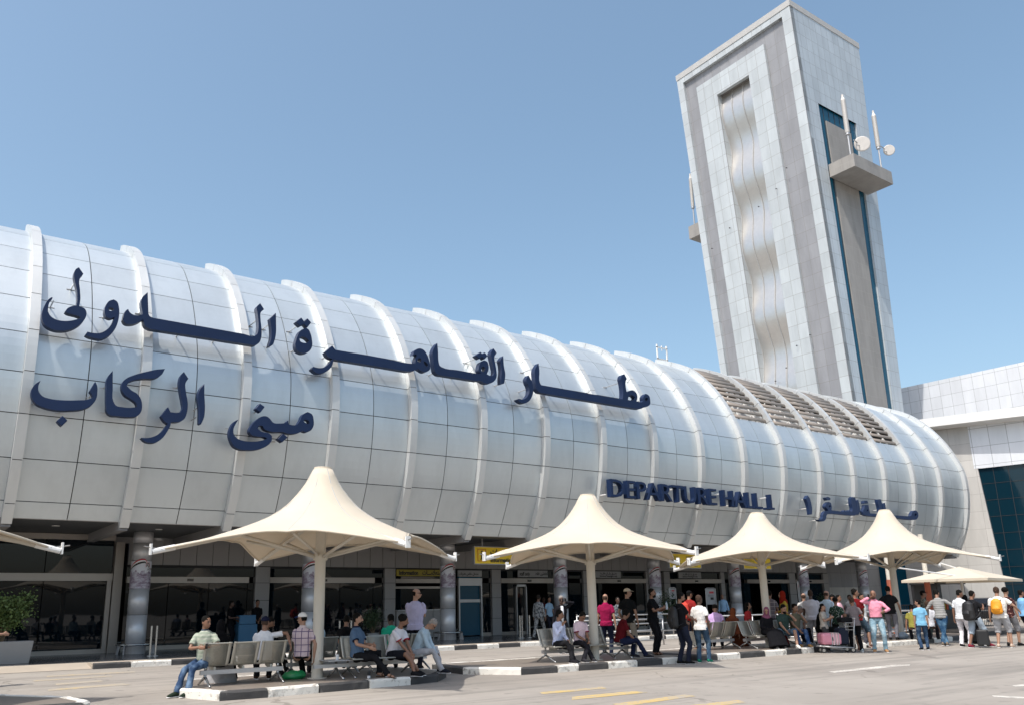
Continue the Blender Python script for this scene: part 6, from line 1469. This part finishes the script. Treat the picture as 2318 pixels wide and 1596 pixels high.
# ---- third island
person(*dp(1618,27.2),RZ,178,'person in a lilac top bending behind the bench, black hair',1.7,'sit',(.52,.36,.62),(.02,.02,.03),(.02,.02,.02),SK_M,lean=22,head=(0,10),fat=1.2,seat=.5,hair='curly')
person(*dp(1652,27.4),RZ,150,'woman in a rust brown headscarf seated behind the bench backs',1.64,'sit',robe=(.13,.04,.02),scarf=(.17,.05,.02),lean=16,seat=.39)
person(*dp(1592,27.4),RZ,178,'person in coral seated low behind the left end of the bench',1.6,'sit',(.75,.20,.14),(.02,.02,.03),(.02,.02,.02),SK_M,lean=24,scarf=(.70,.22,.16),seat=.35)
person(*dp(1692,27.8),RZ,85,'woman with long dark hair in a coral top, white and red skirt',1.66,'stand' if False else 'sit',(.45,.04,.045),(.6,.45,.48),(.3,.1,.1),SK_L,sleeve='short',hair='long',lean=0,seat=.52,bpat='floral',bcol2=(.5,.03,.05),rh=LAP,lh=LAPL)
person(*dp(1775,27.0),RZ,-75,'woman in a red headscarf and mustard yellow top standing behind the pole',1.68,'stand',(.33,.24,.04),(.12,.01,.01),(.02,.02,.02),SK_L,sleeve='long',scarf=(.20,.015,.008),rh=(.08,.2,.15))
person(*dp(1745,28.2),RZ,170,'person in a dark checked shirt behind the third canopy pole',1.72,'stand',(.16,.14,.16),(.02,.02,.02),(.02,.02,.02),SK_M,tpat='plaid',tcol2=(.4,.35,.35))
i=person(22.13,16.70,RZ,35,'woman in black with a mauve headscarf seated on the bench',1.66,'sit',robe=(.010,.010,.012),scarf=(.20,.07,.12),sk=SK_L,lean=8,head=(-35,18),rh=(.12,.30,.14),lh=(-.02,.30,.15),near=True)
i=person(22.78,16.55,RZ,12,'bearded man in a dark green T-shirt and denim shorts, hand at ear',1.82,'sit',(.035,.062,.055),(.10,.15,.21),(.72,.70,.66),SK_L,lean=12,head=(28,10),rh=(.02,.40,.14),lh=(-.15,.12,.56),le=(-.8,.4,-.9),rf=(.20,.56,0),lf=(-.22,.62,0),kneeR=(.35,1,.3),kneeL=(-.35,1,.3),legs='short',beard=True,near=True)
phone(i,'L','mobile phone at the ear of the bearded man in green',(0,-.06,.06))
i=person(23.42,16.60,RZ,20,'man in an olive T-shirt and faded blue jeans, hand at his cheek',1.82,'sit',(.15,.145,.105),(.03,.07,.17),(.28,.17,.07),SK_L,lean=10,head=(25,4),rh=(.02,.38,.12),lh=(-.14,.18,.50),le=(-.7,.5,-.9),rf=(.10,.60,0),lf=(-.14,.66,0),near=True,bpat='wash',bcol2=(.16,.25,.42),beard=False)
person(24.05,16.95,RZ,150,'grey haired man in grey half hidden right of the olive T-shirt',1.72,'sit',(.30,.30,.29),(.02,.02,.03),(.5,.5,.5),SK_M,hcol='hair_grey',lean=18,glasses=True,head=(-60,5),fat=1.15)
person(24.35,16.35,RZ,70,'woman fully covered in black seated behind the pink suitcase',1.62,'sit',robe=(.006,.0065,.006),scarf=(.006,.0065,.006),lean=10,head=(10,8),near=True,rh=LAP,lh=LAPL)
# standing group around the trolley
person(*dp(1838,28.5),0,178,'large man in a pale lilac shirt standing with his back turned, shaved head',1.86,'stand',(.58,.55,.58),(.4,.38,.38),(.02,.02,.02),SK_D,sleeve='short',hair='short',hcol='hair_bald',fat=1.3)
person(*dp(1822,29.5),0,178,'bald man in white just left of the large man in lilac',1.78,'stand',(.60,.58,.54),(.4,.4,.4),(.02,.02,.02),SK_L,hair='bald',hcol='hair_bald',fat=1.1)
person(*dp(1874,28.5),0,150,'bald man in a long pale blue robe, back turned',1.84,'stand',(.45,.56,.66),(.40,.50,.60),(.02,.02,.02),SK_L,robe=(.45,.56,.64),hair='bald',hcol='hair_bald',sleeve='long')
person(*dp(1893,27.8),0,170,'woman with curly black hair in a dark green floral blouse behind the trolley',1.60,'stand',(.025,.05,.035),(.02,.02,.02),(.02,.02,.02),SK_M,hair='curly',tpat='floral',tcol2=(.35,.38,.35),rh=(.12,.3,.1))
i=person(*dp(1861,26.3),0,75,'child in a beige T-shirt holding a drink behind the pink suitcase',1.42,'stand',(.42,.38,.33),(.05,.05,.05),(.1,.1,.1),SK_L,head=(5,0),rh=(.08,.28,.32),lh=(-.05,.28,.30),near=True)
i=person(TRX+c_.x*.80,TRY+c_.y*.80+.15,0,205,'boy in a grey T-shirt and black trousers holding the trolley handle',1.60,'stand',(.19,.165,.17),(.008,.008,.010),(.42,.48,.5),SK_M,head=(10,6),rh=(.18,.16,.13),lh=(-.22,.28,.13),rf=(.10,-.05,0),lf=(-.10,.10,0),near=True,hcol='hair_bald')
person(*dp(1900,31.),0,60,'person in pink farther back in the crowd by the stone wall',1.70,'stand',(.70,.42,.50),(.05,.05,.06),(.02,.02,.02),SK_M)
person(*dp(1886,30.),0,60,'person in a white shirt and black cap in the middle of the crowd',1.72,'stand',(.75,.75,.75),(.05,.05,.06),(.02,.02,.02),SK_M,cap=((.01,.01,.01),(.01,.01,.01)),sleeve='long',rh=(.3,.3,.3))
person(*dp(1926,32.),0,20,'man in dark clothes far behind the red T-shirt',1.70,'stand',(.03,.01,.01),(.02,.02,.02),(.02,.02,.02),SK_D)
i=person(*dp(1938,27.0),0,165,'man in a dark red T-shirt and denim shorts with a grey backpack, one leg raised',1.86,'stand',(.15,.010,.012),(.085,.13,.17),(.55,.30,.25),SK_M,head=(-60,0),legs='knee',rf=(.26,.12,.10),lf=(-.06,0,0),rh=(.1,.3,.05),near=True,sandal=True)
backpack(i,'grey backpack on the man in the dark red T-shirt',cloth((.085,.09,.10)),.36,.56,.22,.16,None,(-.08,0))
person(*dp(1951,28.5),0,60,'person in white half hidden behind the red T-shirt',1.72,'stand',(.65,.65,.62),(.1,.1,.12),(.02,.02,.02),SK_M)
# pink shirt man
i=person(*dp(1981,25.9),0,8,'bald man in a pink shirt and faded jeans talking on a phone in the road',1.80,'stand',(.74,.29,.38),(.22,.34,.41),(.34,.19,.09),SK_M,sleeve='long',hair='bald',hcol='hair_bald',head=(-10,8),rh=(.15,.10,.60),re=(1,.2,-.7),lh=(-.20,.28,.22),le=(-.9,-.2,-.5),rf=(.15,.0,0),lf=(-.15,.02,0),near=True,beard=True,fat=1.1,belt=True,bpat='wash',bcol2=(.36,.46,.50),collar=(.74,.29,.38))
phone(i,'R','mobile phone at the ear of the bald man in pink',(0,-.06,.06))
# ---- fourth island and beyond
person(*dp(2015,30.0),RZ,175,'man in a black T-shirt and grey trousers half hidden behind the fourth pole',1.82,'stand',(.010,.010,.011),(.14,.14,.16),(.02,.02,.02),SK_M,rh=(.30,.12,.0),lh=(-.30,.05,.1),lean=6)
i=person(*dp(2081,26.6),0,-60 if False else 195,'boy in a light blue T-shirt and jeans, back turned, in front of the fourth pole',1.50,'stand',(.19,.42,.60),(.025,.05,.10),(.012,.012,.014),SK_L,head=(55,0),rh=(.24,.02,-.1),lh=(-.22,.02,-.1),rf=(.11,.04,0),lf=(-.09,-.04,0),near=True,bpat='wash',bcol2=(.08,.13,.2))
person(*dp(2093,31.5),0,100,'soldier in camouflage and black cap looking right behind the boy in light blue',1.80,'stand',(.10,.11,.09),(.08,.09,.08),(.02,.02,.02),SK_M,sleeve='long',tpat='camo',tcol2=(.24,.24,.20),cap=((.01,.01,.01),(.01,.01,.01)))
person(*dp(2100,29.5),RZ,172,'man with dark red braces over a white shirt seated on the far bench, back turned',1.74,'sit',(.55,.56,.60),(.02,.02,.03),(.02,.02,.02),SK_D,hcol='hair_bald',lean=4,seat=.42)
person(*dp(2063,29.7),RZ,178,'person in olive yellow seated on the far bench',1.6,'sit',(.24,.22,.05),(.02,.02,.03),(.02,.02,.02),SK_M,lean=14)
i=person(*dp(2128,28.6),0,172,'man in a grey striped long sleeved shirt leaning on the rail, ankles crossed',1.84,'stand',(.21,.21,.205),(.022,.06,.12),(.16,.13,.10),SK_M,sleeve='long',tpat='stripe',tcol2=(.30,.30,.29),lean=14,side=-6,head=(-20,6),rh=(.42,.22,.18),lh=(-.40,.25,.12),rf=(-.02,-.28,0),lf=(.10,-.22,0),near=True,bpat='wash',bcol2=(.10,.19,.28))
person(*dp(2174,27.9),0,150,'young man in a white hooded top, dark waistcoat and white trousers',1.78,'stand',(.66,.68,.70),(.72,.70,.73),(.02,.02,.02),SK_M,head=(-40,12),rh=(.18,.22,.1),rf=(.10,.08,0),lf=(-.1,-.05,0),near=True,scarf=None,collar=(.6,.62,.65))
vi=person.__name__
i=person(*dp(2203,27.3),0,140,'man with a black backpack in a black T-shirt and pale denim shorts, walking',1.74,'stand',(.014,.014,.016),(.34,.40,.46),(.25,.03,.05),SK_M,legs='knee',head=(-10,10),rh=(.08,.36,.34),re=(.6,-.3,-1),lh=(-.2,.2,.0),rf=(.16,.30,.02),lf=(-.12,-.22,.0),near=True)
backpack(i,'black backpack on the walking man in pale denim shorts','black',.38,.58,.24,.14)
phone(i,'R','mobile phone held up by the walking man with the black backpack')
person(*dp(2188,29.5),0,160,'woman in a long black robe between the white trousers and the black backpack',1.62,'stand',robe=(.006,.006,.007),scarf=(.006,.006,.007))
i=person(*dp(2262,27.0),0,165,'stocky man in a white T-shirt and pale grey shorts with an orange backpack',1.84,'stand',(.70,.67,.62),(.36,.36,.37),(.50,.38,.30),SK_L,legs='knee',hair='short',hcol='hair_bald',rh=(.45,.25,.12),re=(.8,-.3,-.5),lh=(-.30,.02,-.16),rf=(.16,.12,0),lf=(-.16,-.06,0),near=True,fat=1.35)
backpack(i,'bright orange backpack with a silver spider web pattern','orange',.32,.46,.16,.20,'black')
person(*dp(2282,27.9),0,150,'companion in a dark patterned shirt and grey shorts beside the orange backpack',1.82,'stand',(.05,.02,.02),(.2,.2,.21),(.02,.02,.02),SK_L,legs='knee',hair='curly',tpat='floral',tcol2=(.35,.2,.15),rf=(.1,.15,0),lf=(-.1,-.1,0))
person(*dp(2316,31.),0,120,'person in a light blue shirt cut off by the right edge',1.76,'stand',(.20,.42,.68),(.02,.02,.03),(.02,.02,.02),SK_M,sleeve='long',rh=(.1,.25,.05))
person(*dp(2183,42.),0,30,'distant person with dark hair under the kiosk umbrella',1.7,'stand',(.03,.03,.03),(.02,.02,.03),(.02,.02,.02),SK_D)
q=at(3,1415,1,22.0)
i=person(q.x-.22,22.0,0,85,'person in black cut off by the left edge, one hand showing',1.74,'stand',(.02,.02,.03),(.02,.02,.03),(.02,.02,.02),SK_L,rh=(.1,.28,.20),lh=(-.1,.28,.20))
